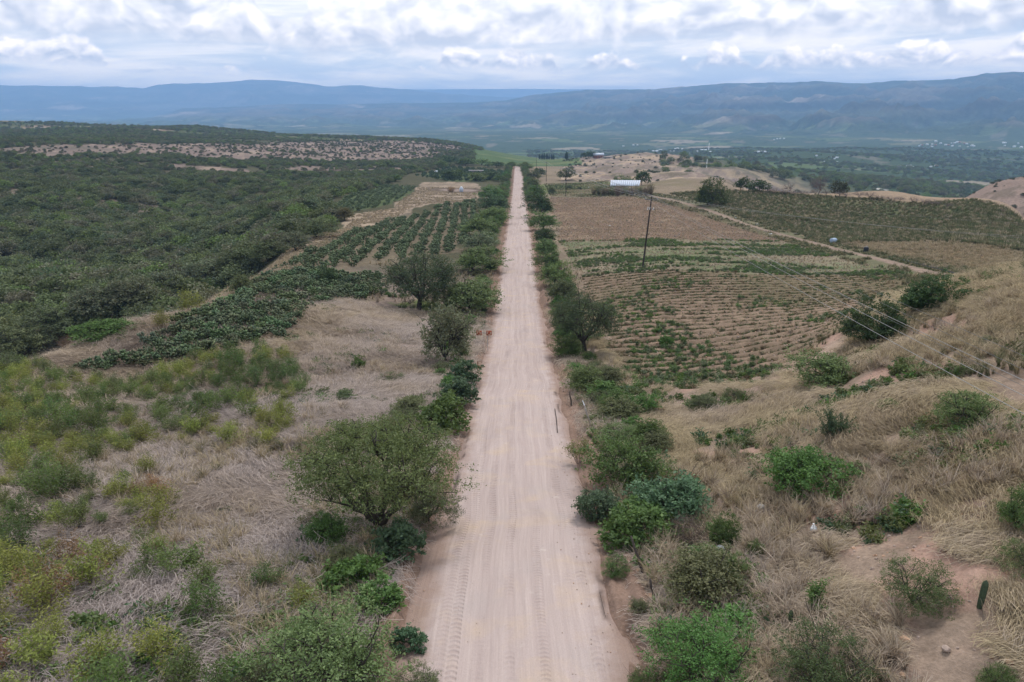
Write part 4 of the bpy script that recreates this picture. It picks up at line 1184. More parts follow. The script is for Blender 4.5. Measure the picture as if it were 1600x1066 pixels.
plant('broadleaf_bush', T_BROAD[1], 985, 850, 92, 'vivid green bush in front of the blue-green pinnate bush', C_BRIGHT, hpx=62)
plant('verge_bush', T_ROAD[1], 985, 762, 110, 'green bush behind the blue-green pinnate bush, right verge', C_GREEN, hpx=84)
plant('slender_shrub', S_DOD[2], 906, 722, 48, 'olive-yellow shrub on the right road edge by the white-tipped stake', (0.15, 0.17, 0.04), hpx=44)
plant('dense_bush', T_DENSE[1], 1132, 852, 48, 'dark green bush next to the stone heap', C_GREEN, hpx=44)
plant('dead_bush', S_DEAD, 1072, 848, 78, 'brown leafless brush heap behind the stone heap', C_BROWN, hpx=46)
plant('dense_bush', T_DENSE[2], 1128, 915, 60, 'green shrub just below the white stone', C_HUIZ, hpx=56)
plant('dense_bush', T_DENSE[0], 1182, 870, 30, 'small green shrub right of the white stone', C_HUIZ, hpx=34)
plant('dense_bush', T_DENSE[0], 995, 642, 58, 'bright green low bush below the furrowed field', C_BRIGHT, hpx=32)
plant('verge_bush', T_ROAD[3], 912, 615, 66, 'yellow-green verge bush below the drooping right-hand tree', C_HUIZ, hpx=50)
plant('verge_bush', T_ROAD[0], 950, 600, 46, 'grey-green bush at the lower left corner of the furrowed field', C_OLIVE, hpx=34)
plant('verge_tree', T_MESQ, 914, 553, 104, 'drooping dark green tree leaning over the right verge', (0.07, 0.10, 0.045), 'tree', hpx=102)
plant('verge_bush', T_ROAD[2], 888, 560, 50, 'green bush at the foot of the drooping right verge tree', C_GREEN, hpx=40)
for i, (px, py, wp, hp, col, lb) in enumerate(((878, 474, 52, 44, C_OLIVE, 'olive bush on the right verge just above the drooping tree'), (866, 446, 50, 40, C_HUIZ, 'green bush on the right verge, second above the drooping tree'),
        (860, 424, 44, 32, C_GREEN, 'green bush on the right verge level with the green strip of field'), (853, 402, 42, 34, C_HUIZ, 'yellowish bush on the right verge where the brown field begins'),
        (850, 382, 38, 30, C_DARK, 'dark bush on the right verge beside the brown field'), (850, 360, 44, 30, C_GREEN, 'leafy bush on the right verge below the tall dark one'),
        (845, 340, 46, 42, C_DARK, 'tall dark bush on the right verge, biggest in the far stretch'), (836, 312, 34, 26, C_BRIGHT, 'bright green bush behind the tall dark right verge bush'),
        (832, 296, 26, 20, C_HUIZ, 'olive bush on the far right verge near the first pole'), (830, 282, 24, 16, C_OLIVE, 'brownish bush on the far right verge at the road end'))):
    plant('verge_bush', T_ROAD[i % 4], px, py, wp, lb, col, hpx=hp)
plant('field_bush', T_DENSE[1], 1107, 321, 46, 'big rounded bush standing alone at the edge of the right-hand field', (0.06, 0.095, 0.02), hpx=36)
plant('shed_tree', T_WOOD[0], 1003, 290, 24, 'round dark tree behind the white-roofed open shed', C_DARK, 'tree', hpx=24)
plant('shed_tree', T_ROAD[1], 975, 291, 34, 'yellow-green bush hump behind the shed roof', C_HUIZ, hpx=16)
plant('field_tree', T_WOOD[1], 884, 282, 28, 'dark tree just right of the second pole', C_OLIVE, 'tree', hpx=20)
plant('field_tree', T_WOOD[2], 842, 276, 20, 'dark tree at the tan strip left of the farthest pole', C_DARK, 'tree', hpx=14)
plant('field_bush', T_ROAD[0], 862, 303, 14, 'small grey-green bush on the plot behind the brown field', C_OLIVE, hpx=12)
plant('crest_tree', T_WOOD[3], 1158, 299, 22, 'dark tree at the field crest, left of a pair', C_DARK, 'tree', hpx=24)
plant('crest_tree', T_WOOD[4], 1186, 301, 32, 'dark broad tree at the field crest, right of a pair', C_DARK, 'tree', hpx=22)
plant('bare_tree', T_BARE[0], 1277, 305, 34, 'tall leafless grey tree on the field crest', C_BROWN, 'tree', hpx=34)
plant('bare_tree', T_BARE[1], 1232, 303, 22, 'smaller leafless tree on the crest, left of the tall one', C_BROWN, 'tree', hpx=20)
plant('crest_tree', T_WOOD[0], 1311, 307, 24, 'thin dark-leaved tree on the crest right of the tall leafless tree', (0.06, 0.055, 0.035), 'tree', hpx=26)
ords = ['first', 'second', 'third', 'fourth', 'fifth', 'sixth', 'seventh', 'eighth', 'ninth', 'tenth', 'eleventh', 'twelfth', 'thirteenth', 'fourteenth', 'fifteenth', 'sixteenth', 'seventeenth', 'eighteenth', 'nineteenth', 'twentieth']
for i, px in enumerate(range(1206, 1480, 17)):
    yb = np.interp(px, [1200, 1300, 1400, 1500], [303, 307, 315, 328]) + random.uniform(-1, 1)
    plant('crest_brush', T_BARE[i % 2], px + random.uniform(-4, 4), yb, random.uniform(18, 28), 'grey-brown leafless bush on the field crest, %s from the left' % ords[i], C_BROWN, group='leafless bushes along the field crest', hpx=random.uniform(9, 14))

# ---- verge bushes further along the road
k = 0
for side in (-1, 1):
    y = 185 if side < 0 else 330
    n_ = 0
    while y < 790:
        x = road_x(y) + side * (5.2 + random.uniform(0, 1.4) + (1.8 if side < 0 else 0))
        sc_ = random.uniform(0.85, 1.4)
        plant_at('verge_bush', T_ROAD[k % 4], (x, y, ground_z(x, y)), sc_, sc_ * random.uniform(0.75, 1.0),
                 '%s hedge-row bush on the far %s verge, %s' % (('green', 'olive')[k % 2], 'left' if side < 0 else 'right', ords[n_ // 2] + ' of its colour going away' if n_ < 38 else 'among the farthest'),
                 (C_GREEN, C_HUIZ, C_BRIGHT, C_OLIVE)[k % 4] if k % 2 == 0 else C_OLIVE, 'shrub', 'bushes lining the far %s verge' % ('left' if side < 0 else 'right'))
        y += random.uniform(3.6, 6.5) * (1 + y / 450); k += 1; n_ += 1
for i, (px, py, wp, hp) in enumerate(((700, 281, 22, 15), (712, 279, 26, 14), (745, 283, 30, 14), (765, 281, 34, 14), (783, 284, 20, 12), (690, 262, 20, 12), (705, 256, 30, 12), (728, 259, 28, 12), (752, 258, 30, 10), (775, 262, 26, 10), (800, 262, 22, 9), (823, 266, 24, 12), (640, 268, 24, 10), (618, 284, 22, 12), (604, 262, 26, 12))):
    plant('field_edge_tree', T_WOOD[i % 5], px, py, wp, 'green tree along the hedges round the flat-roofed shelter, %s from the left' % ords[[12, 11, 9, 8, 7, 5, 4, 6, 10, 13, 14, 3, 2, 1, 0][::-1][i] if False else i], (C_DARK, C_GREEN, C_HUIZ)[i % 3], 'tree', 'trees in the far hedges left of the road', hpx=hp)

# ---- low mixed bushes along both near verges
k = 0
for side in (-1, 1):
    y = 20.0; cc_ = [0, 0, 0, 0]
    while y < 178:
        x = road_x(y) + side * (5.4 + random.uniform(0, 3.2)); s_ = random.uniform(0.26, 0.7)
        if all((x - q[0]) ** 2 + (y - q[1]) ** 2 > (q[2] * 0.8 + s_ * 0.7) ** 2 for q in KEEP_OUT):
            pr = (T_ROAD[k % 4], T_BUSH[k % 3], T_BROAD[k % 3], T_ROAD[(k + 1) % 4])[k % 4]
            if pr in T_BROAD: s_ *= 1.5
            plant_at('verge_bush', pr, (x, y, ground_z(x, y)), s_, s_ * random.uniform(0.6, 1.0), 'small %s bush on the near %s verge, %s of its colour going away' % (('green', 'grey-green', 'bright green', 'olive')[k % 4], 'left' if side < 0 else 'right', ords[cc_[k % 4]]),
                     (C_GREEN, C_OLIVE, C_BRIGHT, (0.14, 0.15, 0.06))[k % 4], 'shrub', 'small bushes of the near %s verge' % ('left' if side < 0 else 'right'))
            cc_[k % 4] += 1
        y += random.uniform(0.9, 2.2) * (1 + y / 110); k += 1

# ---- slender shrubs of the left slope
def world_px(x, y, z):
    d = np.array([x, y, z]) - np.array([0, 0, CAMZ])
    f = d[1] * CP - d[2] * SP; u = d[1] * SP + d[2] * CP
    return 800 + FPX * d[0] / f, 533 - FPX * u / f, f
items = []
sx = np.random.default_rng(77)
lo_, hi_ = SCRUB.min(0), SCRUB.max(0)
cx_ = sx.uniform(lo_[0], hi_[0], 9000); cy_ = sx.uniform(max(lo_[1], 8), hi_[1], 9000)
dn_ = fbm(cx_ / 7, cy_ / 7, 3, 501); cz_ = H(cx_, cy_); in_ = inpoly(SCRUB, cx_, cy_)
for x, y, z, dn, ok_ in zip(cx_, cy_, cz_, dn_, in_):
    if not ok_: continue
    px, py, _ = world_px(x, y, z)
    if px < -60 or py > 1130: continue
    dn = dn + (0.16 if px < 150 else 0) + (0.15 if py < 700 else 0) + (0.05 if py > 900 else 0) - 0.25 * (px > 250) * (py > 700) * (py < 900)
    if dn < 0.05 + sx.uniform(-0.14, 0.06): continue
    s = sx.uniform(0.62, 1.45)
    if any((x - q[0]) ** 2 + (y - q[1]) ** 2 < (0.47 * (s + q[3])) ** 2 for q in items): continue
    items.append((x, y, z, s, px, py))
    if len(items) >= 520: break
items.sort(key=lambda q: math.hypot(q[0], q[1]))
print('scrub', len(items))
rest, items = items[298:], items[:298]
buckets = {}
for it in items:
    x, y, z, s, px, py = it
    t = float(fbm(x / 6, y / 6, 3, 611)) + sx.uniform(-0.12, 0.12)
    if t > 0.27: ck, col = 'rust-brown', C_RUST
    elif t > 0.02: ck, col = 'yellow-green', C_LIME
    elif t > -0.12: ck, col = 'mid-green', (0.12, 0.165, 0.035)
    else: ck, col = 'dark green', C_GREEN
    size = 'small' if s < 0.85 else ('tall' if s > 1.15 else 'middling')
    if py < 680: zn = 'in the bushy band below the prickly pear plot'
    elif py < 800: zn = 'on the slope beside the flattened grey grass'
    elif py < 920: zn = 'on the slope left of the big huizache tree'
    else: zn = 'in the lower left corner of the slope'
    buckets.setdefault((zn, ck, size), []).append((px, it, col))
for (zn, ck, size), lst in buckets.items():
    lst.sort(key=lambda q: q[0])
    for i, (px, it, col) in enumerate(lst):
        pos = 'only one there' if len(lst) == 1 else ('leftmost' if i == 0 else ('rightmost' if i == len(lst) - 1 else ords[min(i, 19)] + ' from left'))
        x, y, z, s, _, py = it
        pr = S_DOD[sx.integers(0, 5)]
        plant_at('slender_shrub', pr, (x, y, z), s, s * sx.uniform(0.8, 1.25), '%s %s shrub %s, %s' % (size, ck, zn, pos), col, 'shrub', 'slender shrubs of the left slope')

if rest:
    rg = np.random.default_rng(78); n = len(rest)
    instancer('far_slender_shrubs', [p['foliage'] for p in S_DOD], np.array([q[0] for q in rest]), np.array([q[1] for q in rest]), rnd_rot(n, rg), np.array([q[3] for q in rest]), rg.integers(0, 5, n),
              'yellow-green slender shrubs thinning out towards the prickly pear plot', color=[C_LIME, (0.12, 0.165, 0.035), C_GREEN, C_LIME, (0.13, 0.15, 0.06)])
# small bushes in the right-hand grass
for i, (px, py, wp, hp, col, lb) in enumerate(((1075, 985, 44, 26, C_GREEN, 'small green bush above the largest acacia bush'), (1035, 745, 40, 28, C_HUIZ, 'light green bush behind the pinnate bush on the right'),
      (965, 700, 60, 40, C_HUIZ, 'leafy light green bush with pale twigs on the right verge'), (1105, 640, 60, 26, C_OLIVE, 'grey-green low bush below the furrowed field, left of the earth patch'),
      (1150, 625, 40, 22, C_OLIVE, 'grey-green low bush at the lower corner of the furrowed field'), (1240, 712, 30, 20, C_BROWN, 'brownish twiggy bush left of the broom-like shrub'),
      (1000, 955, 40, 26, C_OLIVE, 'grey-green bush by the dark leaning stake'), (962, 900, 46, 34, C_GREEN, 'leafy bush on the right road bank left of the stake'),
      (1350, 742, 36, 20, C_GREEN, 'tiny thin sapling right of the dense bright green bush'), (1390, 642, 46, 22, C_HUIZ, 'green low bush on the mound left of the airy bush'),
      (1540, 545, 44, 22, C_OLIVE, 'grey-green low bush on the right slope between the wires'), (1040, 540, 20, 16, C_BRIGHT, 'single bright green plant among the furrows'),
      (540, 628, 34, 22, C_OLIVE, 'green bush in flattened grass left of the road, upper'), (560, 580, 20, 24, C_GREEN, 'small upright green bush in the straw strip'),
      (610, 600, 44, 18, C_OLIVE, 'low grey-green cushion bush in the flattened grass'), (350, 808, 36, 18, C_DARK, 'dark leafy clump in the grey flattened grass'),
      (497, 835, 60, 34, (0.13, 0.12, 0.05), 'olive-brown twiggy bush left of the big huizache trunk'), (478, 890, 30, 24, C_GREEN, 'bright small bush below the olive-brown twiggy one'))):
    plant('low_bush', T_BUSH[i % 3] if wp > 38 else T_BROAD[i % 3], px, py, wp, lb, col, 'shrub', hpx=hp)

# ---- columnar cacti
M_CACT = simple_mat('cactus_skin', (0.055, 0.075, 0.04), 0.7, var=0.25, scale=6)
def cactus(px, py, hpx, label, lean):
    p, Z = pick(px, py); h = hpx * Z / FPX * 1.1; r = h * 0.078
    V = []; F = []; nr = 16; nz = 12
    for i in range(nz + 1):
        t = i / nz; z = h * t
        rr = r * (0.85 + 0.25 * math.sin(t * 2.6)) * (1 if t < 0.86 else math.sqrt(max(0.02, 1 - ((t - 0.86) / 0.14) ** 2)))
        for j in range(nr):
            q = rr * (1.0 if j % 2 == 0 else 0.72); a = 2 * PI * j / nr
            V.append((q * math.cos(a), q * math.sin(a), z))
    for i in range(nz):
        for j in range(nr):
            F.append((i * nr + j, i * nr + (j + 1) % nr, (i + 1) * nr + (j + 1) % nr, (i + 1) * nr + j))
    F.append(tuple(range(0, 0)))
    F = [f for f in F if f]
    mb = MB().add(V, F); V2 = [(0, 0, h)] + V[-nr:]; mb.add(V2, [(0, 1 + j, 1 + (j + 1) % nr) for j in range(nr)])
    e = empty('columnar_cactus', (p[0], p[1], p[2] - 0.08), 0.0, 1.0, label, 'cactus'); e.rotation_euler[1] = lean
    link('stem', mb.mesh('cactus_stem', M_CACT), e)
    return p
pc_ = cactus(1530, 950, 50, 'tall ribbed columnar cactus leaning slightly, right side of the grass mound', 0.02)
cactus(1232, 985, 38, 'short ribbed columnar cactus beside the thin sapling', 0.02)

# ---- prickly pear plots: the nearest ones as things, the rest as one mass
def grid_points(P, dx_, dy_, ang, jit, seed):
    rg = np.random.default_rng(seed)
    lo = P.min(0) - 5; hi = P.max(0) + 5; c = (lo + hi) / 2; R_ = np.hypot(*(hi - lo)) / 2
    u = np.arange(-R_, R_, dx_); v = np.arange(-R_, R_, dy_)
    U, V = np.meshgrid(u, v); U = U.ravel() + rg.normal(size=U.size) * jit * dx_; V = V.ravel() + rg.normal(size=V.size) * jit * dy_
    x = c[0] + U * math.cos(ang) - V * math.sin(ang); y = c[1] + U * math.sin(ang) + V * math.cos(ang)
    k_ = inpoly(P, x, y); return x[k_], y[k_]
xa, ya = grid_points(N_NEAR, 1.25, 1.6, 0.5, 0.28, 1)
kk = fbm(xa / 5, ya / 5, 3, 88) > -0.22; xa, ya = xa[kk], ya[kk]
xb, yb = grid_points(N_MAIN, 1.25, 3.4, PI / 2 + 0.06, 0.13, 2)
kk = fbm(xb / 9, yb / 9, 3, 89) > -0.26; xb, yb = xb[kk], yb[kk]
xc, yc = grid_points(N_FAR, 2.2, 3.6, PI / 2 + 0.1, 0.2, 3)
xd, yd = grid_points(N_STRIP, 3.6, 5.0, PI / 2 + 0.1, 0.2, 4)
X = np.concatenate([xa, xb]); Y = np.concatenate([ya, yb])
o_ = np.argsort(np.hypot(X, Y)); near_i, far_i = o_[:300], o_[300:]
rg = np.random.default_rng(9)
for n_, i in enumerate(near_i):
    s = rg.uniform(0.8, 1.45)
    o = link('prickly_pear', PEARS[rg.integers(0, 5)], None, (X[i], Y[i], ground_z(X[i], Y[i])), (0, 0, rg.uniform(0, 6.28)), (s, s, s * rg.uniform(0.8, 1.15)), color=tuple(c * rg.uniform(0.85, 1.15) for c in C_NOPAL))
    qx, qy, _ = world_px(X[i], Y[i], ground_z(X[i], Y[i]))
    zn = 'at the straggling lower left tip' if qx < 170 else ('left of the pale rock' if qx < 300 else ('above the yellow-green shrubs' if qx < 400 else ('beside the straw clearing' if qx < 500 else 'left of the lone mesquite')))
    zz_ = 'low' if s < 1.0 else ('broad' if s > 1.25 else 'middling')
    tag(o, '%s dark green prickly pear %s of the cactus plot' % (zz_, zn), 'cactus', '%s prickly pears %s' % (zz_, zn))
X2 = np.concatenate([X[far_i], xc]); Y2 = np.concatenate([Y[far_i], yc]); n2 = len(X2)
instancer('prickly_pear_rows', PEARS_LO + PEARS[:2], X2, Y2, rnd_rot(n2, rg), rg.uniform(0.85, 1.5, n2), rg.integers(0, 5, n2), 'rows of prickly pear cactus running away beside the road', color=[C_NOPAL])
n2 = len(xd)
instancer('far_cactus_plot', PEARS_LO, xd, yd, rnd_rot(n2, rg), rg.uniform(1.4, 2.4, n2), rg.integers(0, 3, n2), 'far green cactus plot beside the flat-roofed shelter', color=[(0.06, 0.10, 0.045)])

# ---- the wooded gorge: nearest 300 trees as things, the rest one mass
rg = np.random.default_rng(21)
n = 36000
r = np.sqrt(rg.uniform(95 ** 2, 1250 ** 2, n)); a = rg.uniform(-0.86, -0.05, n)
x = r * np.sin(a); y = r * np.cos(a)
rim = dist_line(np.array([pick(*q)[0][:2] for q in ((-150, 640), (60, 565), (200, 515), (350, 462), (430, 412), (500, 368), (560, 338), (640, 300))]), x, y)
P_OPEN = np.array([pick(*q)[0][:2] for q in ((-150, 640), (60, 565), (200, 515), (350, 462), (430, 412), (500, 368), (545, 338), (480, 335), (520, 312), (640, 272), (800, 256))] + [(60, 900), (60, 0), (-60, -10)])
ok = ~inpoly(P_OPEN, x, y) & (rim > 6.0)
open_n = fbm(x / 90, y / 90, 4, 203) + 0.6 * fbm(x / 22, y / 22, 4, 202)
dens = np.where(r < 560, 1.0, 0.0) * (open_n < 0.30) + (r < 560) * 0.2
dens = dens + ((r >= 560) & (r < 1000)) * np.where(fbm(x / 120, y / 120, 3, 401) > -0.08, 0.85, 0.3)
dens = dens + (r >= 1000) * np.where(fbm(x / 200, y / 90, 3, 402) > -0.04, 0.75, 0.12)
xw = x + 0.05 * r * fbm(x / 60, y / 60, 3, 231); yw = y + 0.12 * r * fbm(x / 60, y / 60, 3, 232)
in_b = inpoly(BALD[0], xw, yw) | inpoly(BALD[1], xw, yw)
dens = np.where(in_b, np.where(fbm(x / 45, y / 45, 3, 412) > 0.14, 0.3, 0.012), dens)
ok &= rg.uniform(0, 1, n) < dens * np.where(r < 640, 1.0, 0.8)
ok &= ~((r < 640) & (fbm(x / 11, y / 11, 3, 409) < -0.29))
x, y, r = x[ok], y[ok], r[ok]
o_ = np.argsort(r); x, y, r = x[o_], y[o_], r[o_]
FORC = [(0.105, 0.125, 0.055), (0.135, 0.165, 0.06), (0.155, 0.15, 0.09), (0.09, 0.12, 0.06), (0.14, 0.20, 0.05)]
def gzone(x_, y_, s_):
    qx = world_px(x_, y_, CAMZ - 35)[0]
    return ('behind the far left rim trees' if qx < 110 else 'below the silver-leaved rim trees' if qx < 230 else 'behind the lime rim shrubs' if qx < 330 else 'where the pale path ends' if qx < 450 else 'left of the pale bank') + (', large crown' if s_ > 1.08 else ', small crown' if s_ < 0.92 else '')
for i in range(min(300, len(x))):
    s = rg.uniform(0.75, 1.25); ci = rg.choice(5, p=[0.32, 0.25, 0.2, 0.15, 0.08])
    plant_at('gorge_tree', T_WOOD[rg.integers(0, 5)], (x[i], y[i], ground_z(x[i], y[i])), s, s * rg.uniform(0.8, 1.15),
             ['dark green', 'mid green', 'brownish olive', 'bluish green', 'bright green'][ci] + ' gorge tree ' + gzone(x[i], y[i], s), FORC[ci], 'tree', ['dark green', 'mid green', 'brownish olive', 'bluish green', 'bright green'][ci] + ' gorge trees ' + gzone(x[i], y[i], s))
xx, yy = x[300:], y[300:]
n = len(xx); print('gorge mass', n)
big = [p['crown'] for p in T_WOOD]
ti = rg.integers(0, 5, n)
instancer('gorge_wood', big + big, xx, yy, rnd_rot(n, rg), rg.uniform(0.7, 1.25, n) * np.interp(np.hypot(xx, yy), [380, 560, 900], [1.0, 0.62, 0.6]), rg.integers(0, 10, n), 'dense wood filling the gorge and the far plateau on the left', color=[FORC[0], FORC[1], FORC[2], FORC[3], FORC[0], FORC[3], FORC[2], FORC[0], FORC[1], FORC[4]], sink=0.3)
# scrub far behind: plateau, the hill right of it, valley sides
def far_wood(name, n, r0, r1, a0, a1, dens_f, lab, smin=0.8, smax=1.3, seed=31, cols=None):
    rg = np.random.default_rng(seed)
    r = np.sqrt(rg.uniform(r0 ** 2, r1 ** 2, n)); a = rg.uniform(a0, a1, n); x = r * np.sin(a); y = r * np.cos(a)
    k_ = rg.uniform(0, 1, n) < dens_f(x, y, r, a); x, y = x[k_], y[k_]; n = len(x)
    instancer(name, big, x, y, rnd_rot(n, rg), rg.uniform(smin, smax, n), rg.integers(0, 5, n), lab, color=cols or FORC, sink=0.3)
far_wood('plateau_wood', 12000, 1200, 1800, -0.86, -0.04, lambda x, y, r, a: np.where(fbm(x / 200, y / 90, 3, 402) > -0.03, 0.8, 0.1), 'scrub wood covering the flat plateau at the left skyline', 0.6, 1.1)
far_wood('valley_wood', 26000, 640, 3000, 0.02, 0.86, lambda x, y, r, a: ((a > 0.2) | (r > 1450)) * np.where(fbm(x / 200, y / 120, 3, 405) > 0.03, 0.6, 0.07) * ~((r < 800) & (a > 0.52)), 'trees and scrub over the valley floor beyond the right-hand field', 0.9, 1.6, 33)
far_wood('bald_slope_scrub', 9000, 420, 1200, -0.86, -0.05, lambda x, y, r, a: (inpoly(BALD[0], x, y) | inpoly(BALD[1], x, y)) * np.where(fbm(x / 70, y / 50, 3, 411) > -0.12, 1.0, 0.4), 'fine grey-green scrub speckling the bald slope left of the road', 0.18, 0.5, 37, [(0.12, 0.12, 0.08), (0.1, 0.12, 0.06), (0.15, 0.13, 0.1)])
far_wood('hill_scrub', 3200, 420, 1000, 0.07, 0.66, lambda x, y, r, a: np.where(fbm(x / 60, y / 60, 2, 408) > 0.1, 0.8, 0.15) * ((a < 0.2) | (a > 0.54)), 'scattered dark shrubs on the bare tan hills', 0.12, 0.55, 35, [(0.07, 0.08, 0.045)])

# ---- crops
rg = np.random.default_rng(41)
x, y = grid_points(F_NEAR, 0.42, 2.3, -0.035, 0.05, 5)
for _ in range(3):
    q_ = (y + 0.035 * x + 0.4 * fbm(x / 25, y / 25, 2, 8)) / 2.3; y = y + (np.floor(q_) + 0.75 - q_) * 2.3
y = y + rg.normal(size=len(y)) * 0.13
n = len(x); vig = fbm(x / 14, y / 14, 3, 91)
k_ = rg.uniform(0, 1, n) < 0.9 + vig
x, y, vig = x[k_], y[k_], vig[k_]; n = len(x)
instancer('furrow_crop', [p['foliage'] for p in S_WEED], x, y, rnd_rot(n, rg, 0.15), rg.uniform(0.55, 1.1, n) * (1.0 + 0.6 * np.clip(vig + 0.05, 0, 1)), rg.integers(0, 4, n), 'low olive crop plants in the dark furrows of the right-hand field', color=[(0.11, 0.10, 0.045), (0.09, 0.09, 0.04), (0.15, 0.10, 0.05), (0.09, 0.115, 0.04)])
x, y = wedge(40000, 55, 260, 1.0, 0.0, 0.55, rg)
kG = inpoly(F_GREEN, x, y); kM = inpoly(F_MID, x, y) | (inpoly(F_NEAR, x, y) & (rg.uniform(0, 1, len(x)) < 0.30) & (fbm(x / 9, y / 9, 3, 97) > 0.02))
k_ = (kG & (fbm(x / 12, y / 4, 3, 93) > 0.0)) | kM
x, y = x[k_], y[k_]; n = len(x)
instancer('green_weeds_in_field', [p['foliage'] for p in S_WEED], x, y, rnd_rot(n, rg, 0.15), rg.uniform(0.6, 1.3, n), rg.integers(0, 4, n), 'green weeds over the middle strip of the right-hand field', color=[(0.10, 0.15, 0.05), (0.08, 0.14, 0.045), (0.13, 0.15, 0.08), (0.10, 0.18, 0.03)])
x, y = grid_points(F_BROWN, 0.55, 0.9, -0.035, 0.25, 6)
k_ = rg.uniform(0, 1, len(x)) < 0.55; x, y = x[k_], y[k_]; n = len(x)
STUB = [make_blades('stubble_%d' % i, 300 + i, n=22, length=0.42, width=0.03, lying=False, rise=0.9, k=2, radius=0.3) for i in range(3)]
instancer('dry_stubble', STUB, x, y, rnd_rot(n, rg, 0.2), rg.uniform(0.45, 0.95, n), rg.integers(0, 3, n), 'dry brown stubble over the far strip of the right-hand field', tint=np.clip(rg.normal(0.42, 0.16, n), 0, 1))
x, y = grid_points(F_NEAR, 0.6, 0.75, -0.035, 0.3, 8)
ph = np.sin(2 * PI * (y + 0.035 * x + 0.4 * fbm(x / 25, y / 25, 2, 8)) / 2.3)
k_ = rg.uniform(0, 1, len(x)) < np.where((ph < 0), 0.75, 0.12); x, y = x[k_], y[k_]; n = len(x)
instancer('furrow_litter', STUB, x, y, rnd_rot(n, rg, 0.3), rg.uniform(0.5, 1.0, n), rg.integers(0, 3, n), 'dry brown crop litter between the furrows of the nearer field', tint=np.clip(rg.normal(0.72, 0.16, n), 0.1, 1))
x, y = wedge(50000, 90, 360, 1.0, 0.05, 0.6, rg)
dt_ = dist_line(TRACK, x, y); k_ = (dt_ > 1.3) & (dt_ < 6.5) & (fbm(x / 6, y / 6, 3, 143) > -0.12); x, y = x[k_], y[k_]; n = len(x)
instancer('trackside_weeds', STUB, x, y, rnd_rot(n, rg, 0.3), rg.uniform(0.7, 1.5, n), rg.integers(0, 3, n), 'mixed weeds along both sides of the field track', tint=np.clip(rg.normal(0.85, 0.15, n), 0.3, 1))
x, y = grid_points(F_MID, 1.0, 1.2, 0.0, 0.35, 10); n = len(x)
instancer('far_plot_growth', STUB, x, y, rnd_rot(n, rg, 0.3), rg.uniform(0.7, 1.4, n), rg.integers(0, 3, n), 'patchy growth on the small plot before the reeds', tint=np.clip(0.8 + 1.2 * fbm(x / 14, y / 14, 3, 99) + rg.normal(size=n) * 0.1, 0.2, 1))
x, y = grid_points(F_GREEN, 0.6, 0.9, -0.035, 0.3, 9)
k_ = rg.uniform(0, 1, len(x)) < 0.6; x, y = x[k_], y[k_]; n = len(x)
gn_ = fbm(x / 12, y / 4, 3, 93)
instancer('strip_growth', STUB, x, y, rnd_rot(n, rg, 0.3), rg.uniform(0.4, 0.9, n), rg.integers(0, 3, n), 'mixed green and dry growth in the middle strip of the right-hand field', tint=np.clip(np.where(gn_ > -0.02, 0.9, 0.5) + rg.normal(size=n) * 0.15, 0.1, 1))
# straw on the bare banks of the left
x, y = wedge(60000, 100, 430, 1.3, -0.42, -0.02, rg)
k_ = (inpoly(BARE_L, x, y) | inpoly(PATHL, x, y) | (dist_line(np.array([pick(*q)[0][:2] for q in ((60, 565), (200, 540), (350, 470), (430, 425), (500, 385), (560, 355))]), x, y) < 4.5)) & (((x - BASIN[0]) / 17) ** 2 + ((y - BASIN[1]) / 16) ** 2 > 1.0) & (fbm(x / 9, y / 9, 3, 98) > -0.14)
x, y = x[k_], y[k_]; n = len(x)
instancer('bank_straw', STUB, x, y, rnd_rot(n, rg, 0.3), rg.uniform(0.6, 1.3, n), rg.integers(0, 3, n), 'pale straw grass on the banks above the cactus plots', tint=np.clip(rg.normal(0.5, 0.12, n), 0.2, 0.8))
# tall dry stand of the big right field
x, y = wedge(60000, 110, 420, 1.1, 0.12, 0.66, rg)
k_ = inpoly(F_BIG, x, y) & (dist_line(TRACK, x, y) > 2.2)
x, y = x[k_], y[k_]; n = len(x); print('big field', n)
CORN = [make_blades('crop_%d' % i, 320 + i, n=26, length=0.6, width=0.035, lying=False, rise=0.45, k=3, radius=0.5) for i in range(3)]
bm_ = inpoly(F_BIGBROWN, x, y)
instancer('tall_crop', CORN, x, y, rnd_rot(n, rg, 0.08), rg.uniform(0.8, 1.35, n) * (1 + 0.5 * (fbm(x / 20, y / 20, 2, 95) > 0.05)) * np.where(bm_, 0.6, 1.0), rg.integers(0, 3, n), 'olive standing crop of the large right-hand field', tint=np.clip(np.where(rg.uniform(size=n) < 0.14, 0.5, np.where(bm_, 0.62, 0.88)) + rg.normal(size=n) * 0.08, 0, 1))

# ---- grasses
LIE = [make_blades('lying_grass_%d' % i, 340 + i, n=110, length=0.72 + 0.12 * (i % 3), width=0.0068, lying=True, spread=0.42, rise=0.17, radius=0.36) for i in range(8)]
TUF = [make_blades('tuft_%d' % i, 350 + i, n=42, length=0.75, width=0.012, lying=False, rise=0.55, k=4, radius=0.14) for i in range(4)]
SPOTS = [(pick(*q)[0][:2], q2) for q, q2 in (((1270, 832), 0.45), ((1530, 950), 0.35), ((1232, 985), 0.3), ((1126, 866), 0.5), ((1100, 866), 0.75), ((1411, 1058), 0.35), ((1414, 1003), 0.4),
    ((1478, 1018), 0.4), ((1576, 1038), 0.4), ((1188, 795), 0.5), ((1186, 765), 0.5), ((555, 988), 0.45), ((550, 875), 0.4), ((1011, 712), 0.6), ((1018, 932), 0.5), ((640, 540), 2.0))]
def open_spot(x, y):
    k_ = np.ones(len(x), bool)
    for c, q in SPOTS:
        k_ &= ((x - c[0]) ** 2 + (y - c[1] + 0.4 * q) ** 2) > (q * 1.35) ** 2
    return k_
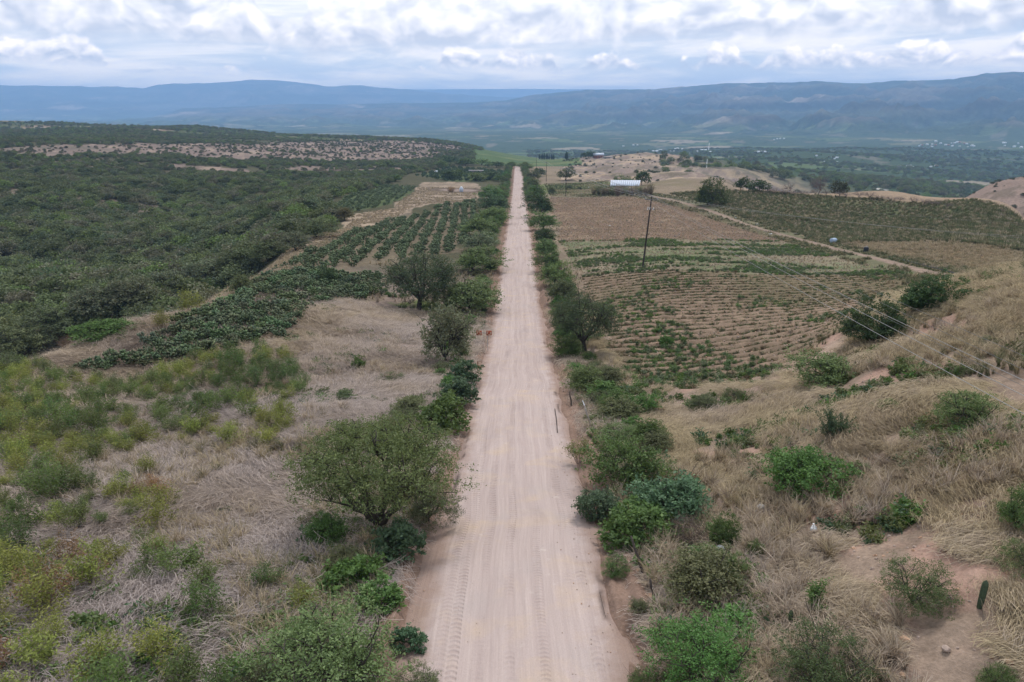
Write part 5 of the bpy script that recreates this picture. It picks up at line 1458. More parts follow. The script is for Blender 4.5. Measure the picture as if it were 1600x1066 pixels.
def clear(x, y, road=4.9):
    k_ = (np.abs(road_dist(x, y)) > road + 0.9 * fbm(x / 2, y / 2, 2, 12)) & open_spot(x, y) & ~field_mask(x, y) & ~inpoly(N_MAIN, x, y) & (dist_line(TRACK, x, y) > 1.6)
    return k_
rg = np.random.default_rng(51)
x, y = wedge(78000, 12, 105, 1.25, -0.82, 0.82, rg)
dirt = inpoly(DIRT_R, x, y)
cov = fbm(x / 4.5, y / 4.5, 4, 120)
k_ = clear(x, y) & ~(dirt & (rg.uniform(0, 1, len(x)) < 0.85)) & (cov > -0.17 + 0.11 * (x > 5)) & ~(inpoly(N_NEAR, x, y) & (rg.uniform(0, 1, len(x)) < 0.7))
bare = (x > 6) & (fbm(x / 6, y / 6, 3, 121) > 0.05) & (rg.uniform(0, 1, len(x)) < 0.75)
k_ &= ~bare
x, y = x[k_], y[k_]; n = len(x); print('grass', n)
flow = 4.2 * fbm(x / 9, y / 9, 2, 130) * 2 + 2.0 * fbm(x / 2.6, y / 2.6, 2, 131) * 1.6 + np.where(x > 0, 0.3, 2.6)
tint = np.where(x > 0, 0.30 + 0.012 * np.clip(np.hypot(x, y) - 15, 0, 20) * (x > 8), 0.06) + 0.55 * fbm(x / 8, y / 8, 3, 133) + rg.normal(size=n) * 0.08 + np.where(np.hypot(x, y) > 62, 0.22, 0)
tint = np.clip(tint, 0.0, 0.62)
rot = np.stack([rg.normal(size=n) * 0.12, rg.normal(size=n) * 0.12, flow], 1)
instancer('flattened_grass', LIE, x, y, rot, rg.uniform(0.7, 1.25, n) * np.where(x > 0, 0.8, 1.0) * (1 + np.hypot(x, y) / 160), rg.integers(0, 8, n), 'long dry grass flattened in swirls on both slopes', tint=tint)
x, y = wedge(30000, 14, 150, 1.2, -0.82, 0.82, rg)
c1 = fbm(x / 7, y / 7, 3, 140)
k_ = clear(x, y) & ((c1 > 0.07) | ((x > 6) & (c1 > -0.02)) | (np.abs(np.abs(road_dist(x, y)) - 5.6) < 0.9)) & ~(inpoly(DIRT_R, x, y))
x, y = x[k_], y[k_]; n = len(x)
instancer('dry_grass_tufts', TUF, x, y, rnd_rot(n, rg, 0.25), rg.uniform(0.6, 1.4, n), rg.integers(0, 4, n), 'upright straw-coloured grass tufts on the banks and verges', tint=np.clip(0.5 + 0.6 * fbm(x / 10, y / 10, 3, 141) + 0.3 * ((x > 14) & (fbm(x / 9, y / 9, 2, 142) > 0.02)) + rg.normal(size=n) * 0.1, 0.15, 0.9))
# green weeds low in the grass
x, y = wedge(26000, 13, 120, 1.15, -0.82, 0.82, rg)
c1 = fbm(x / 5, y / 5, 4, 150)
vergeb = (np.abs(np.abs(road_dist(x, y)) - 6.8) < 2.2)
k_ = clear(x, y) & ((c1 > 0.13) | ((x > 9) & (c1 > 0.07)) | (vergeb & (c1 > -0.10)))
x, y = x[k_], y[k_]; n = len(x); print('weeds', n)
instancer('green_undergrowth', [p['foliage'] for p in S_WEED] * 2, x, y, rnd_rot(n, rg, 0.2), rg.uniform(0.5, 1.6, n), rg.integers(0, 8, n), 'low green weeds scattered through the dry grass and along the verges', color=[C_GREEN, C_OLIVE, C_HUIZ, C_BLUE, C_GREEN, (0.14, 0.16, 0.05), C_OLIVE, C_BRIGHT])

# ---- stones
M_STONE = simple_mat('field_stone', (0.36, 0.27, 0.22), 0.9, var=0.3, scale=3.0, bump=0.03)
M_WSTONE = simple_mat('white_stone', (0.58, 0.56, 0.55), 0.9, var=0.15, scale=3.0, bump=0.03)
M_RSTONE = simple_mat('ochre_stone', (0.42, 0.26, 0.17), 0.9, var=0.25, scale=3.0, bump=0.03)
def rock_mesh(name, seed, mat, sub=2, flatz=0.62):
    import bmesh
    bm = bmesh.new(); bmesh.ops.create_icosphere(bm, subdivisions=sub, radius=0.5)
    rg = np.random.default_rng(seed); pl_ = rg.normal(size=(9, 3)); pl_ /= np.linalg.norm(pl_, axis=1, keepdims=True); off = rg.uniform(0.30, 0.46, 9)
    for v in bm.verts:
        p = np.array(v.co)
        for q, d_ in zip(pl_, off):
            e_ = p @ q - d_
            if e_ > 0: p = p - q * e_ * 0.9
        p[2] *= flatz; v.co = p + rg.normal(size=3) * 0.008
    me = bpy.data.meshes.new(name); bm.to_mesh(me); bm.free(); me.materials.append(mat); return me
ROCKS = [rock_mesh('stone_%d' % i, 400 + i, M_STONE if i % 3 else M_RSTONE, 1) for i in range(6)]
rg = np.random.default_rng(61)
x, y = wedge(22000, 13, 130, 1.1, -0.5, 0.82, rg)
inf = inpoly(F_NEAR, x, y)
prob = np.where(inf, 0.55, 0) + np.where((x > 5) & ~field_mask(x, y), 0.16 + 0.7 * (fbm(x / 6, y / 6, 3, 121) > 0.04), 0) + 0.4 * inpoly(DIRT_R, x, y) + 0.03 * (x < -5)
prob = prob + 0.5 * (np.abs(np.abs(road_dist(x, y)) - 4.5) < 0.7)
k_ = (rg.uniform(0, 1, len(x)) < prob) & (np.abs(road_dist(x, y)) > 3.6)
x, y = x[k_], y[k_]; n = len(x)
instancer('loose_stones', ROCKS, x, y, rnd_rot(n, rg, 0.5), rg.uniform(0.06, 0.22, n) * np.where(inpoly(F_NEAR, x, y), 1.3, 1), rg.integers(0, 6, n), 'small pale stones lying in the furrows and on the bare slope')
x, y = wedge(2600, 13, 90, 1.0, -0.35, 0.35, rg)
k_ = (np.abs(road_dist(x, y)) < 3.7) & (np.abs(road_dist(x, y)) > 1.8 + rg.uniform(-1.6, 1.4, len(x))); x, y = x[k_], y[k_]; n = len(x)
instancer('road_gravel', ROCKS, x, y, rnd_rot(n, rg, 0.5), rg.uniform(0.03, 0.075, n), rg.integers(0, 6, n), 'small gravel and clods along the sides of the road', zoff=0.03)
def rock(px, py, wpx, label, mat, seed, hz=1.0, up=0.25):
    p, Z = pick(px, py); s = wpx * Z / FPX
    o = link('stone', rock_mesh('stone', seed, mat, 2), None, (p[0], p[1], p[2] + s * up * 0.6 + 0.05), (random.uniform(-0.3, 0.3), random.uniform(-0.3, 0.3), random.uniform(0, 6)), (s, s * 0.85, s * hz))
    tag(o, label, 'stone'); return o
rock(1126, 866, 20, 'pale angular white stone beside the dark green bush', M_WSTONE, 501, 1.3, 0.5)
for i, (dx_, dy_, w_) in enumerate(((0, 0, 12), (-12, 4, 10), (-22, -2, 9), (-8, 12, 9), (-20, 10, 8), (6, -8, 9), (-30, 6, 8))):
    rock(1108 + dx_, 864 + dy_, w_, ['orange-brown stone nearest the white stone in the heap', 'large reddish stone in the middle of the heap', 'reddish stone at the left of the heap, upper', 'pale stone at the bottom of the heap', 'ochre stone lower left in the heap', 'brown stone at the top of the heap', 'small ochre stone at the far left of the heap'][i], M_RSTONE if i % 3 else M_STONE, 510 + i, 1.1, 0.45)
rock(1411, 1058, 12, 'rounded ochre stone at the bottom of the right-hand grass', M_RSTONE, 530)
rock(1414, 1003, 18, 'flat pinkish stone half buried in the right-hand grass', M_RSTONE, 531)
rock(1478, 1018, 16, 'pale stone under dry stems right of the flat pinkish stone', M_STONE, 532)
rock(1576, 1038, 16, 'reddish stone near the bottom right corner', M_RSTONE, 533)
rock(1188, 795, 14, 'pale stone in the grass left of the dense bright bush', M_WSTONE, 534)
rock(1186, 765, 14, 'tan stone above the pale one in the right-hand grass', M_STONE, 535)
rock(555, 988, 18, 'pale tan stone in the flattened grass above the bottom huizache bush', M_STONE, 536)
rock(550, 875, 12, 'tan stone in the grass below the big huizache tree', M_STONE, 537)
rock(1011, 712, 16, 'tan stone by the light green bush on the right verge', M_STONE, 538)
rock(1063, 455 + 105, 9, 'large tan stone in the furrows', M_STONE, 539)
rock(1018, 935, 14, 'reddish stone at the foot of the dark leaning stake', M_RSTONE, 540)
rock(1030, 925, 11, 'small ochre stone beside the leaning stake', M_RSTONE, 541)

# ------------------------------------------------------------------ built things
M_POLE = simple_mat('creosoted_wood', (0.035, 0.026, 0.022), 0.9, var=0.3)
M_ARM = simple_mat('grey_wood', (0.16, 0.15, 0.16), 0.9, var=0.2)
M_CER = simple_mat('pale_insulator', (0.5, 0.5, 0.5), 0.4)
M_WIRE = simple_mat('aluminium_wire', (0.32, 0.31, 0.30), 0.5, 0.3)
M_RUST = simple_mat('rusty_iron', (0.16, 0.055, 0.02), 0.95, var=0.5, scale=5, bump=0.02)
M_WHITE = simple_mat('white_paint', (0.72, 0.74, 0.77), 0.5, var=0.08)
M_ZINC = simple_mat('white_zinc_sheet', (0.46, 0.50, 0.57), 0.45, var=0.12, scale=2)
M_BRICK = simple_mat('red_brick', (0.26, 0.12, 0.085), 0.9, var=0.2, scale=6)
M_GREY = simple_mat('bare_concrete', (0.30, 0.27, 0.26), 0.9, var=0.25, scale=3)
M_DARK = simple_mat('dark_opening', (0.025, 0.025, 0.03), 0.8)
M_STAKE = simple_mat('weathered_stake', (0.075, 0.06, 0.052), 0.95, var=0.3)
M_BLACK = simple_mat('black_plastic', (0.015, 0.016, 0.02), 0.5)
M_DRUM = simple_mat('pale_blue_drum', (0.33, 0.40, 0.50), 0.5)
M_TILE = simple_mat('terracotta_roof', (0.36, 0.19, 0.13), 0.9, var=0.2)
M_GLASS = simple_mat('dark_glass', (0.03, 0.035, 0.045), 0.15)

def pole(px, py, h, label, lean, low):
    p, Z = pick(px, py)
    e = empty('utility_pole', (p[0], p[1], p[2] - 0.3), 0, 1.0, label, 'pole', 'wooden poles of the power line'); e.rotation_euler = (0, lean, 0.12)
    link('post', MB().tube([(0, 0, 0), (0, 0, h / 2), (0, 0, h + 0.3)], [0.17, 0.145, 0.11], 10).mesh('post', M_POLE, True), e)
    link('crossarm', MB().box((0, -0.16, h - 0.25), (2.5, 0.11, 0.13)).mesh('crossarm', M_ARM), e)
    ins = MB().lathe([(0.0, 0.26), (0.04, 0.24), (0.075, 0.16), (0.05, 0.13), (0.085, 0.06), (0.03, 0.0)], 8).mesh('insulator', M_CER, True)
    for xx_ in (-1.15, 0.0, 1.15): link('insulator', ins, e, (xx_, -0.16, h - 0.18 if xx_ else h + 0.28))
    for sx_ in (-1, 1): link('brace', MB().tube([(0.85 * sx_, -0.2, h - 0.32), (0, -0.14, h - 1.0)], 0.022, 5).mesh('brace', M_ARM), e)
    if low:
        link('lower_arm', MB().box((0.1, -0.17, h - 1.95), (1.5, 0.10, 0.12)).mesh('lower_arm', M_ARM), e)
        for xx_ in (-0.6, -0.25, 0.45): link('fuse_cutout', MB().tube([(xx_, -0.3, h - 2.15), (xx_ + 0.12, -0.25, h - 1.6)], [0.06, 0.045], 7).mesh('fuse_cutout', M_CER), e)
    M = Matrix.Translation(e.location) @ e.rotation_euler.to_matrix().to_4x4()
    return [M @ Vector((xx_, -0.16, h + 0.08 if xx_ else h + 0.54)) for xx_ in (-1.15, 0.0, 1.15)]
hp = 110 * pick(1004, 418)[1] / FPX * 1.0
T1 = pole(1004, 419, hp, 'nearest wooden utility pole, dark and leaning, in the green strip of field', 0.07, True)
T2 = pole(884, 307, 44 * pick(884, 307)[1] / FPX, 'middle utility pole at the corner behind the brown field', 0.0, False)
T3 = pole(853.5, 284, 30 * pick(853.5, 284)[1] / FPX, 'far utility pole beside the tan strip', 0.0, False)
T4 = pole(838, 268, 12, 'farthest and thinnest utility pole near the road end', 0.0, False)
def wire(a, b, sag, label, r=0.018, group='wires of the power line'):
    a = np.array(a); b = np.array(b); L = np.linalg.norm(b - a)
    t = np.linspace(0, 1, 26)[:, None]; p = a * (1 - t) + b * t; p[:, 2] -= (4 * sag * t * (1 - t))[:, 0]
    mb = MB().tube(p, r, 5); o = link('power_wire', mb.mesh('power_wire', M_WIRE)); tag(o, label, 'wire', group)
names = ('left', 'middle', 'right')
for i in range(3):
    wire(T2[i], T1[i], 1.6, '%s of three pale wires from the middle pole to the nearest pole' % names[i], 0.03)
    wire(T3[i], T2[i], 1.6, '%s of three wires between the far and the middle pole' % names[i], 0.03)
    wire(T4[i], T3[i], 1.8, '%s of three wires between the farthest and the far pole' % names[i], 0.03)
    tgt = P3(1600, (604, 578, 556)[i], (20.0, 21.0, 22.0)[i])
    a = np.array(T1[i]); d = (tgt - a); b = a + d * 1.4
    wire(a, b, 0.9, '%s wire of the three crossing the mound towards the lower right' % ('lowest', 'middle', 'topmost')[i], 0.0105)
for i, (yy0, yy1) in enumerate(((336, 353), (338, 357))):
    a = np.array(T1[2 - i]); b = P3(1700, yy1 + 3, 118) 
    b = a + (b - a) * 1.5
    wire(a, b, 2.2, '%s of two thin wires running right across the large field' % ('upper', 'lower')[i], 0.017)

# a further pole out to the right carries those wires; an end pole behind the camera carries the three
def side_pole(x, y, top, lab):
    z = ground_z(x, y); h = top - z
    e = empty('utility_pole', (x, y, z - 0.3), 0, 1.0, lab, 'pole', 'wooden poles of the power line')
    link('post', MB().tube([(0, 0, 0), (0, 0, h + 0.3)], [0.17, 0.11], 10).mesh('post', M_POLE, True), e)
    link('crossarm', MB().box((0, 0, h - 0.1), (2.5, 0.11, 0.13)).mesh('crossarm', M_ARM), e)

ends3 = []
for i in range(3):
    a = np.array(T1[i]); ends3.append(a + (P3(1600, (604, 578, 556)[i], (20.0, 21.0, 22.0)[i]) - a) * 1.4)
m_ = np.mean(ends3, 0); side_pole(m_[0], m_[1], m_[2], 'wooden pole out of view behind the camera, carrying the three wires')
a = np.array(T1[1]); m_ = a + (P3(1700, 359, 118) - a) * 1.5; side_pole(m_[0], m_[1], m_[2], 'wooden pole out of view to the right, carrying the two field wires')

# shed with a white roof, open on posts
p, Z = pick(976, 303)
sh = empty('open_shed', (p[0], p[1] + 2, p[2]), 0.05, 1.0, 'open shed with a long white sheet roof on posts among tall reeds', 'shed')
W_ = 49 * Z / FPX; HH = 17 * Z / FPX
D_ = 6.5
V = [(-W_ / 2, -D_ / 2, HH * 0.78), (W_ / 2 - 1, -D_ / 2, HH * 0.74), (W_ / 2 + 1, D_ / 2, HH * 1.12), (-W_ / 2 + 1.4, D_ / 2, HH * 1.16)]
for i in range(14):
    t0, t1 = i / 14, (i + 1) / 14 - 0.004
    q = [np.array(V[0]) * (1 - t0) + np.array(V[1]) * t0, np.array(V[0]) * (1 - t1) + np.array(V[1]) * t1, np.array(V[3]) * (1 - t1) + np.array(V[2]) * t1, np.array(V[3]) * (1 - t0) + np.array(V[2]) * t0]
    q = [a_ + np.array([0, 0, 0.03 * (i % 2)]) for a_ in q]
    link('roof_sheet', MB().add(q + [a_ - np.array([0, 0, 0.06]) for a_ in q], [(0, 1, 2, 3), (7, 6, 5, 4), (0, 4, 5, 1), (1, 5, 6, 2), (2, 6, 7, 3), (3, 7, 4, 0)]).mesh('roof_sheet', M_ZINC), sh)
pm = MB().box((0, 0, HH * 0.38), (0.22, 0.22, HH * 0.76)).mesh('post', M_POLE)
for i in range(5): link('post', pm, sh, (-W_ / 2 + 0.5 + i * (W_ - 2) / 4, -D_ / 2 + 0.3, 0))
for i in range(3): link('post', pm, sh, (-W_ / 2 + 1.6 + i * (W_ - 3) / 2, D_ / 2 - 0.3, 0), None, (1, 1, 1.42))
link('low_wall', MB().box((0.5, D_ / 2 - 0.6, 0.7), (W_ * 0.8, 0.25, 1.4)).mesh('low_wall', M_BRICK), sh)
for i in range(13):
    px = 928 + i * 7.4
    plant('reed_clump', S_REED[i % 2], px, 304.5 + (i % 3), 17, 'straw-green clump of tall reeds before the open shed, %s from the left' % ords[i], (C_STRAW, (0.16, 0.17, 0.07), (0.2, 0.15, 0.1))[i % 3], 'reeds', 'reed clumps round the open shed', hpx=random.uniform(14, 21))

# far farmhouse with a white roof
def house(px, py, wpx, hpx, dep, roofm, wallm, label, name='farmhouse', cat='house', group=None, gable=True, windows=2, rz=0.1):
    p, Z = pick(px, py); W = wpx * Z / FPX; h = hpx * Z / FPX; Dp = W * dep
    e = empty(name, tuple(p + np.array([0, 0, -0.4])), rz, 1.0, label, cat, group)
    link('wall', MB().box((0, 0, h * 0.3), (W, Dp, h * 0.6 + 0.02)).mesh('wall', wallm), e)
    a_ = h * 0.6; o_ = 0.06 * W
    if gable:
        V = [(-W / 2 - o_, -Dp / 2 - o_, a_), (W / 2 + o_, -Dp / 2 - o_, a_), (W / 2 + o_, Dp / 2 + o_, a_), (-W / 2 - o_, Dp / 2 + o_, a_), (-W / 2 - o_, 0, h), (W / 2 + o_, 0, h)]
        rm = MB().add(V, [(0, 1, 5, 4), (2, 3, 4, 5), (1, 2, 5), (3, 0, 4), (3, 2, 1, 0)]).mesh('roof', roofm)
    else:
        rm = MB().box((0, 0, a_ + h * 0.05), (W + 2 * o_, Dp + 2 * o_, h * 0.1)).mesh('roof', roofm)
    link('roof', rm, e)
    for i in range(windows):
        link('window', MB().box((-W * 0.3 + i * W * 0.6 / max(windows - 1, 1), -Dp / 2 - 0.02, h * 0.33), (W * 0.09, 0.08, h * 0.18)).mesh('window', M_DARK), e)
    if windows: link('door', MB().box((W * 0.02, -Dp / 2 - 0.02, h * 0.21), (W * 0.08, 0.08, h * 0.42)).mesh('door', M_DARK), e)
    return e
house(935, 247, 15, 8, 0.6, M_ZINC, M_BRICK, 'brick farmhouse with a bright white roof on the far green plot')
house(951, 247, 18, 3, 0.35, M_GREY, M_GREY, 'long low grey outbuilding right of the white-roofed farmhouse', 'outbuilding', 'shed', gable=False, windows=3)
house(744, 270, 21, 6.5, 0.4, M_GREY, M_GREY, 'ruined flat-roofed grey shelter left of the road, dark openings', 'shelter', 'shelter', gable=False, windows=4, rz=-0.05)
for i, (px, w_, h_) in enumerate(((843, 3.2, 8), (847, 3.2, 9), (850.5, 3.4, 10), (854.5, 3.4, 10), (858, 2.8, 7), (862, 3, 8), (865, 3, 8), (885, 5, 12))):
    plant('cypress', T_CYP[i % 2], px, 249.5, w_, 'narrow dark cypress in the row left of the far farmhouse, %s from the left' % ords[i] if i < 7 else 'taller dark conifer standing between the cypress row and farmhouse', C_DARK, 'tree', 'cypress row near the far farmhouse' if i < 7 else None, hpx=h_)
for i, (px, w_, h_) in enumerate(((912, 10, 9), (919, 12, 11), (926, 10, 10))):
    plant('farm_tree', T_WOOD[i], px, 247, w_, '%s dense dark tree of three against the farmhouse' % ('left', 'middle', 'right')[i], C_DARK, 'tree', hpx=h_)

# white pickup on the far plot
def pickup(px, py):
    p, Z = pick(px, py)
    e = empty('pickup_truck', tuple(p), 1.9, 1.0, 'small white pickup parked on the far plot left of the shelter', 'truck')
    link('body', MB().box((0, 0, 0.75), (5.0, 1.85, 0.6)).box((0.35, 0, 1.3), (2.0, 1.6, 0.55)).box((-1.5, 0.85, 1.15), (1.9, 0.08, 0.25)).box((-1.5, -0.85, 1.15), (1.9, 0.08, 0.25)).box((-2.42, 0, 1.15), (0.08, 1.7, 0.25)).mesh('body', M_WHITE), e)
    link('windscreen', MB().box((1.37, 0, 1.3), (0.06, 1.4, 0.42)).mesh('windscreen', M_GLASS), e)
    for sy in (-1, 1):
        link('side_window', MB().box((0.35, 0.81 * sy, 1.34), (1.6, 0.04, 0.36)).mesh('side_window', M_GLASS), e)
        for sx_ in (-1.6, 1.6): link('wheel', MB().tube([(sx_, 0.82 * sy, 0.38), (sx_, 1.0 * sy, 0.38)], 0.38, 12).mesh('wheel', M_BLACK), e)
pickup(682, 270)
# pale tank on legs in the earth basin
p, Z = pick(721, 300)
e = empty('water_tank', tuple(p), 0, 1.0, 'pale grey tank with a rounded white cap in the earth basin left of the road', 'tank')
s = 9 * Z / FPX
link('body', MB().lathe([(0.30 * s, 0.05 * s), (0.34 * s, 0.1 * s), (0.34 * s, 0.62 * s), (0.2 * s, 0.72 * s)], 14).mesh('tank_body', M_ZINC, True), e)
link('cap', MB().lathe([(0.2 * s, 0.72 * s), (0.17 * s, 0.86 * s), (0.10 * s, 0.93 * s), (0.0, 0.95 * s)], 14).mesh('cap', M_WHITE, True), e)
for a_ in range(3): link('leg', MB().tube([(0.3 * s * math.cos(a_ * 2.1), 0.3 * s * math.sin(a_ * 2.1), -0.2), (0.25 * s * math.cos(a_ * 2.1), 0.25 * s * math.sin(a_ * 2.1), 0.1 * s)], 0.08, 6).mesh('leg', M_GREY), e)
plant('orange_shrub', S_DEAD, 705, 301, 16, 'orange-yellow dry shrub in the earth basin by the pale tank', (0.36, 0.20, 0.07), hpx=11)

# drums by the field track
p, Z = pick(1302, 380)
r_ = 4.0 * Z / FPX; L_ = 9.5 * Z / FPX
e = empty('blue_drum', (p[0], p[1], p[2] + r_), 0.35, 1.0, 'pale blue-grey plastic drum lying on its side by the field track', 'drum')
e.rotation_euler = (0, PI / 2, 0.5)
link('body', MB().lathe([(0.0, -L_ / 2), (r_ * 0.9, -L_ / 2), (r_, -L_ / 2 + 0.08), (r_, L_ * 0.3), (r_ * 0.8, L_ / 2), (r_ * 0.45, L_ / 2), (r_ * 0.4, L_ * 0.35), (0, L_ * 0.35)], 18).mesh('drum_body', M_DRUM, True), e)
link('rim', MB().lathe([(r_ * 0.45, L_ / 2), (r_ * 0.5, L_ / 2 + 0.08), (r_ * 0.38, L_ / 2 + 0.08), (r_ * 0.38, L_ * 0.37)], 18).mesh('rim', M_BLACK, True), e)
p, Z = pick(1352.5, 395)
r_ = 3.8 * Z / FPX; h_ = 10.5 * Z / FPX
e = empty('black_drum', (p[0], p[1], p[2] - 0.05), 0, 1.0, 'black upright drum with a narrow top beside the field track', 'drum')
link('body', MB().lathe([(r_ * 0.95, 0), (r_, 0.1), (r_, h_ * 0.75), (r_ * 0.8, h_ * 0.88), (0, h_ * 0.9)], 18).mesh('drum_body', M_BLACK, True), e)
link('lid', MB().lathe([(r_ * 0.35, h_ * 0.88), (r_ * 0.35, h_), (0, h_)], 12).mesh('lid', M_GREY, True), e)
# pieces of sheeting and litter near the track
for i, (px, py, wp) in enumerate(((1150, 341, 7), (1183, 351, 8), (1244, 366, 12), (1204, 366, 7), (953, 353, 5), (920, 293, 5), (1255, 307, 6))):
    p, Z = pick(px, py); s = wp * Z / FPX
    o = link('litter', rock_mesh('litter', 600 + i, M_WHITE if i not in (2,) else M_BLACK, 1, 0.4), None, (p[0], p[1], p[2] + 0.08), (0, 0, i), (s, s * 0.6, s * 0.5))
    tag(o, ['white scrap at the upper track bend', 'white scrap by the track, second from the top', 'black rag bundle beside the field track', 'small pale sack at the edge of the brown field', 'white scrap in the middle of the brown field', 'pale scrap on the plot before the reeds', 'white stone-like scrap on the field crest'][i], 'litter')
# hose along the right end of the track
hp_ = [pick(*q)[0] for q in ((1388, 402), (1410, 407), (1440, 413), (1465, 419), (1490, 425), (1505, 431))]
o = link('water_hose', MB().tube([tuple(q + np.array([0, 0, 0.12])) for q in hp_], 0.10, 6).mesh('water_hose', simple_mat('grey_hose', (0.12, 0.13, 0.14), 0.4))); tag(o, 'thick dark grey hose curving along the end of the field track', 'hose')

# white bag in the grass
p, Z = pick(1270, 832); s = 13 * Z / FPX
e = empty('white_bag', (p[0], p[1], p[2] + 0.08), 0.3, 1.0, 'crumpled white plastic bag with knotted top in the dry grass mound', 'bag')
bagm = rock_mesh('bag_body', 650, M_WHITE, 3, 0.8); link('body', bagm, e, (0, 0, s * 0.35), None, (s, s * 0.8, s))
link('knot', MB().lathe([(0.12 * s, 0), (0.05 * s, 0.12 * s), (0.14 * s, 0.28 * s), (0.0, 0.25 * s)], 8).mesh('knot', M_WHITE), e, (-0.05 * s, 0, s * 0.68))

# fence stakes
def stake(px, py, qx, qy, label, mat=M_STAKE, rad=0.06, tip=None):
    p, Z = pick(px, py); q = P3(qx, qy, Z * 0.99)
    d = Vector(q) - Vector(p)
    e = empty('fence_stake', tuple(p), 0, 1.0, label, 'stake', 'stakes along the right verge')
    link('shaft', MB().tube([(0, 0, -0.3), tuple(d * 0.35 + Vector((0.02, 0, 0))), tuple(d * 0.7 + Vector((-0.02, 0, 0))), tuple(d)], [rad * 1.1, rad, rad * 0.9, rad * 0.7], 7).mesh('shaft', mat, True), e)
    if tip: link('tip', MB().tube([tuple(d * 0.97), tuple(d * 1.18 + Vector((-0.03, 0, 0)))], [rad * 0.7, rad * 0.4], 6).mesh('tip', tip), e)
stake(1008, 902, 986, 838, 'long dark leaning stake in the verge right of the road', rad=0.055)
stake(1024, 942, 1016, 905, 'short dark stake below the long leaning one')
stake(925, 672, 913, 633, 'pale-tipped crooked stake on the right road bank', mat=simple_mat('silver_wood', (0.3, 0.27, 0.25), 0.9), rad=0.05, tip=M_WHITE)
stake(904, 572, 901, 562, 'short dark stake behind the yellow-green verge bush')
stake(893, 634, 890, 612, 'thin stake among the verge grass above the crooked one')
stake(726, 612, 727, 597, 'short stake under the blue-green bush on the left verge', rad=0.05)

# tilted rusty board on a post, left verge
p, Z = pick(752, 584)
e = empty('rusty_board', tuple(p), 0, 1.0, 'long rusty board tilted on a thin post beside the left road edge', 'sign')
d0 = Vector(P3(727, 568.5, Z)) - Vector(p); d1 = Vector(P3(752, 575, Z)) - Vector(p); hh = 7 * Z / FPX
V = [d0 + Vector((0, 0, hh * 0.55)), d1 + Vector((0, 0, hh * 0.35)), d1 - Vector((0, 0, hh * 0.15)), d0 - Vector((0, 0, hh * 0.5))]
nrm = Vector((0, 0.05, 0))
link('board', MB().add([tuple(v) for v in V] + [tuple(v + nrm) for v in V], [(0, 3, 2, 1), (4, 5, 6, 7), (0, 1, 5, 4), (1, 2, 6, 5), (2, 3, 7, 6), (3, 0, 4, 7)]).mesh('board', M_RUST), e)
link('post', MB().tube([(-0.35, 0.08, -0.3), (-0.32, 0.08, 1.25)], 0.045, 6).mesh('post', M_RUST), e)
# two orange-red plates on a post
M_ORNG = simple_mat('orange_red_paint', (0.36, 0.085, 0.045), 0.7, var=0.25, scale=10)
M_CREAM = simple_mat('cream_paint', (0.62, 0.50, 0.36), 0.7)
p, Z = pick(762, 549)
m1 = Z / FPX
e = empty('roadside_sign', tuple(p), 0, 1.0, 'roadside sign of two orange-red plates with pale marks on a thin post', 'sign')
top = 33 * m1
link('post', MB().tube([(0.02, 0.05, -0.3), (0, 0.05, top)], 0.04, 6).mesh('post', M_GREY), e)
link('bar', MB().box((-6.5 * m1, 0.03, top - 3.0 * m1), (21 * m1, 0.05, 0.06)).mesh('bar', M_GREY), e)
for (cx_, nm) in ((-13.0, 'left'), (2.4, 'right')):
    pt = link('plate', MB().box((cx_ * m1, -0.03, top - 3 * m1), (8.2 * m1, 0.03, 7.6 * m1)).mesh('plate', M_ORNG), e)
    for (ox, oz, ww_, hh_, ro) in ((-2.2, 0.5, 0.9, 5.0, 0.25), (0.6, 1.2, 0.8, 3.6, -0.3), (2.4, -0.6, 0.9, 4.4, 0.15), (0.4, -2.6, 3.6, 0.8, 0.1)):
        if nm == 'right' and ox == 0.6: continue
        cr_, sr_ = math.cos(ro), math.sin(ro)
        link('painted_mark', MB().box(((cx_ + ox) * m1, -0.055, top - 3 * m1 + oz * m1), (ww_ * m1, 0.012, hh_ * m1), [[cr_, 0, sr_], [0, 1, 0], [-sr_, 0, cr_]]).mesh('painted_mark', M_CREAM), pt)

# stick lying on the right lane
a_ = pick(867, 640)[0]; b_ = pick(871, 677)[0]
o = link('stick', MB().tube([tuple(a_ + np.array([0, 0, 0.06])), tuple((a_ + b_) / 2 + np.array([0.03, 0, 0.08])), tuple(b_ + np.array([0, 0, 0.06]))], 0.028, 6).mesh('stick', M_STAKE)); tag(o, 'thin dark stick lying along the right side of the road', 'stick')

# ---- settlements far in the valley
vb = []
def spread(cx, cy, n, wx, wy, w0, w1, seed):
    rg = random.Random(seed)
    for i in range(n): vb.append((cx + rg.uniform(-wx, wx), cy + rg.uniform(-wy, wy), rg.uniform(w0, w1)))
spread(1045, 236, 9, 26, 2.5, 2.5, 5, 1); spread(1098, 237, 6, 12, 2, 2.5, 5, 2); spread(1480, 226, 26, 45, 4, 1.6, 4, 3); spread(1580, 228, 8, 18, 5, 2, 4, 4); spread(1420, 262, 6, 16, 2, 2.5, 6, 5)
spread(1290, 250, 9, 30, 6, 1.5, 3.5, 6); spread(1000, 229, 4, 30, 2, 2, 3, 7); spread(1215, 218, 4, 10, 1, 2, 3, 8); spread(1455, 262, 3, 10, 1.5, 3, 5, 9)
vb.append((1188, 239, 15)); 
vb.sort()
zones = [(0, 1075, 'in the white hamlet left of the radio mast'), (1075, 1130, 'in the hamlet around the radio mast'), (1130, 1200, 'on the valley floor right of the mast'), (1200, 1350, 'in the scattered farms of the middle valley'),
         (1350, 1440, 'in the valley farms near the gravel bed'), (1440, 1530, 'in the reddish far town'), (1530, 1700, 'at the right end of the far town')]
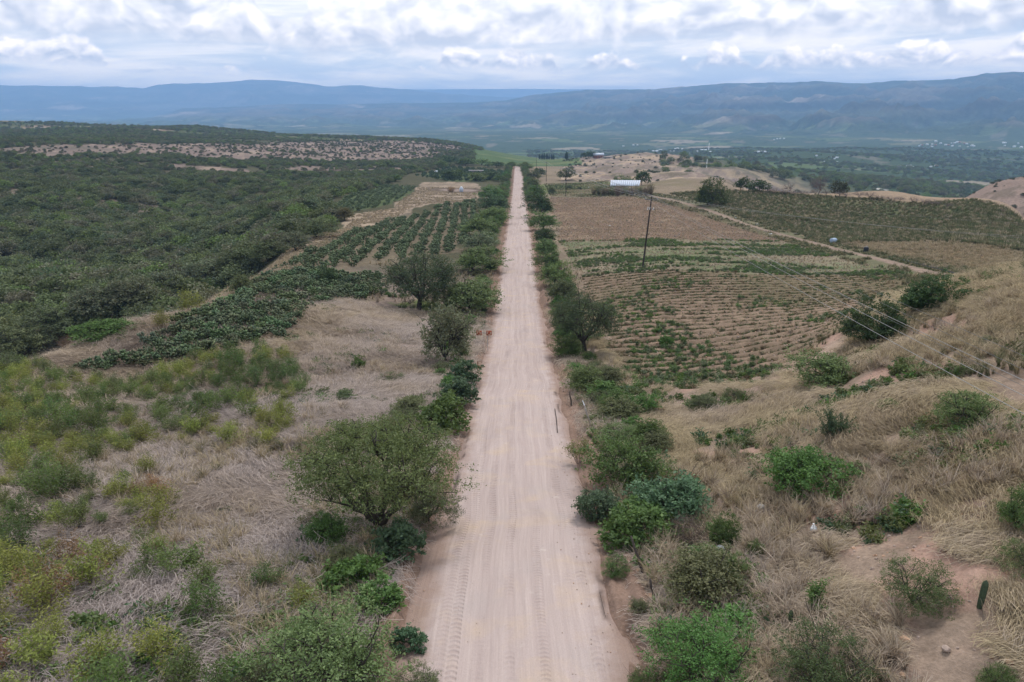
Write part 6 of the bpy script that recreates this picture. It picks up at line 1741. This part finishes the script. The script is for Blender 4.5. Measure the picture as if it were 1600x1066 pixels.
cnt = {}
for (px, py, wv) in vb:
    zn = [z for (a0, a1, z) in zones if a0 <= px < a1][0]
    k_ = cnt.get(zn, 0); cnt[zn] = k_ + 1
    red = (zn.endswith('reddish far town') and k_ % 3 == 0)
    lab = ('long white-roofed hall ' if wv > 10 else ('small terracotta-roofed house ' if red else 'small white house ')) + zn + ', %s from left' % (ords[k_] if k_ < 20 else 'beyond twentieth')
    house(px, py, wv, min(wv * 0.7, 3.2), 0.6, M_TILE if red else M_WHITE, M_WHITE if not red else M_GREY, lab, 'valley_house' if wv < 10 else 'valley_hall', 'house' if wv < 10 else 'hall', 'houses of the valley settlements', windows=2, rz=random.uniform(-0.5, 0.5))
p, Z = pick(1107, 238); h_ = 14 * Z / FPX
e = empty('radio_mast', tuple(p), 0, 1.0, 'thin white lattice mast rising over the valley hamlet', 'mast')
link('tower', MB().tube([(0, 0, 0), (0, 0, h_)], [1.2, 0.5], 4).mesh('tower', M_WHITE), e)
link('platform', MB().lathe([(0.3, h_ * 0.8), (2.6, h_ * 0.82), (2.6, h_ * 0.85), (0.3, h_ * 0.86)], 10).mesh('platform', M_WHITE), e)
p, Z = pick(1104, 262); h_ = 13 * Z / FPX
e = empty('thin_mast', tuple(p), 0, 1.0, 'thin white pole on the crest of the tan hill', 'mast')
link('shaft', MB().tube([(0, 0, 0), (0, 0, h_)], [0.35, 0.2], 6).mesh('shaft', M_WHITE), e)

# ------------------------------------------------------------------ haze: one closed box of thin even air
hz_m = bpy.data.materials.new('air'); hz_m.use_nodes = True
t = NT(hz_m.node_tree)
pv = t.n('ShaderNodeVolumePrincipled')
pv.inputs['Color'].default_value = (0.37, 0.61, 1.0, 1)
pv.inputs['Density'].default_value = 1.05e-4
pv.inputs['Anisotropy'].default_value = 0.0
oo = t.n('ShaderNodeOutputMaterial'); hz_m.node_tree.links.new(pv.outputs[0], oo.inputs['Volume'])
zlo, zhi = 1e9, CAMZ
for nm in ('ground', 'hills'):
    me = bpy.data.objects[nm].data; co = np.empty(len(me.vertices) * 3, np.float32); me.vertices.foreach_get('co', co); zz = co[2::3]
    zlo = min(zlo, float(zz.min())); zhi = max(zhi, float(zz.max()))
zlo -= 1.0; zhi += 8.0
HB = 25000
hz = link('haze', MB().box((0, 0, (zlo + zhi) / 2), (2 * HB, 2 * HB, zhi - zlo)).mesh('haze', hz_m))
tag(hz, 'thin blue summer haze over the valley', kind='stuff')
print('haze', zlo, zhi)
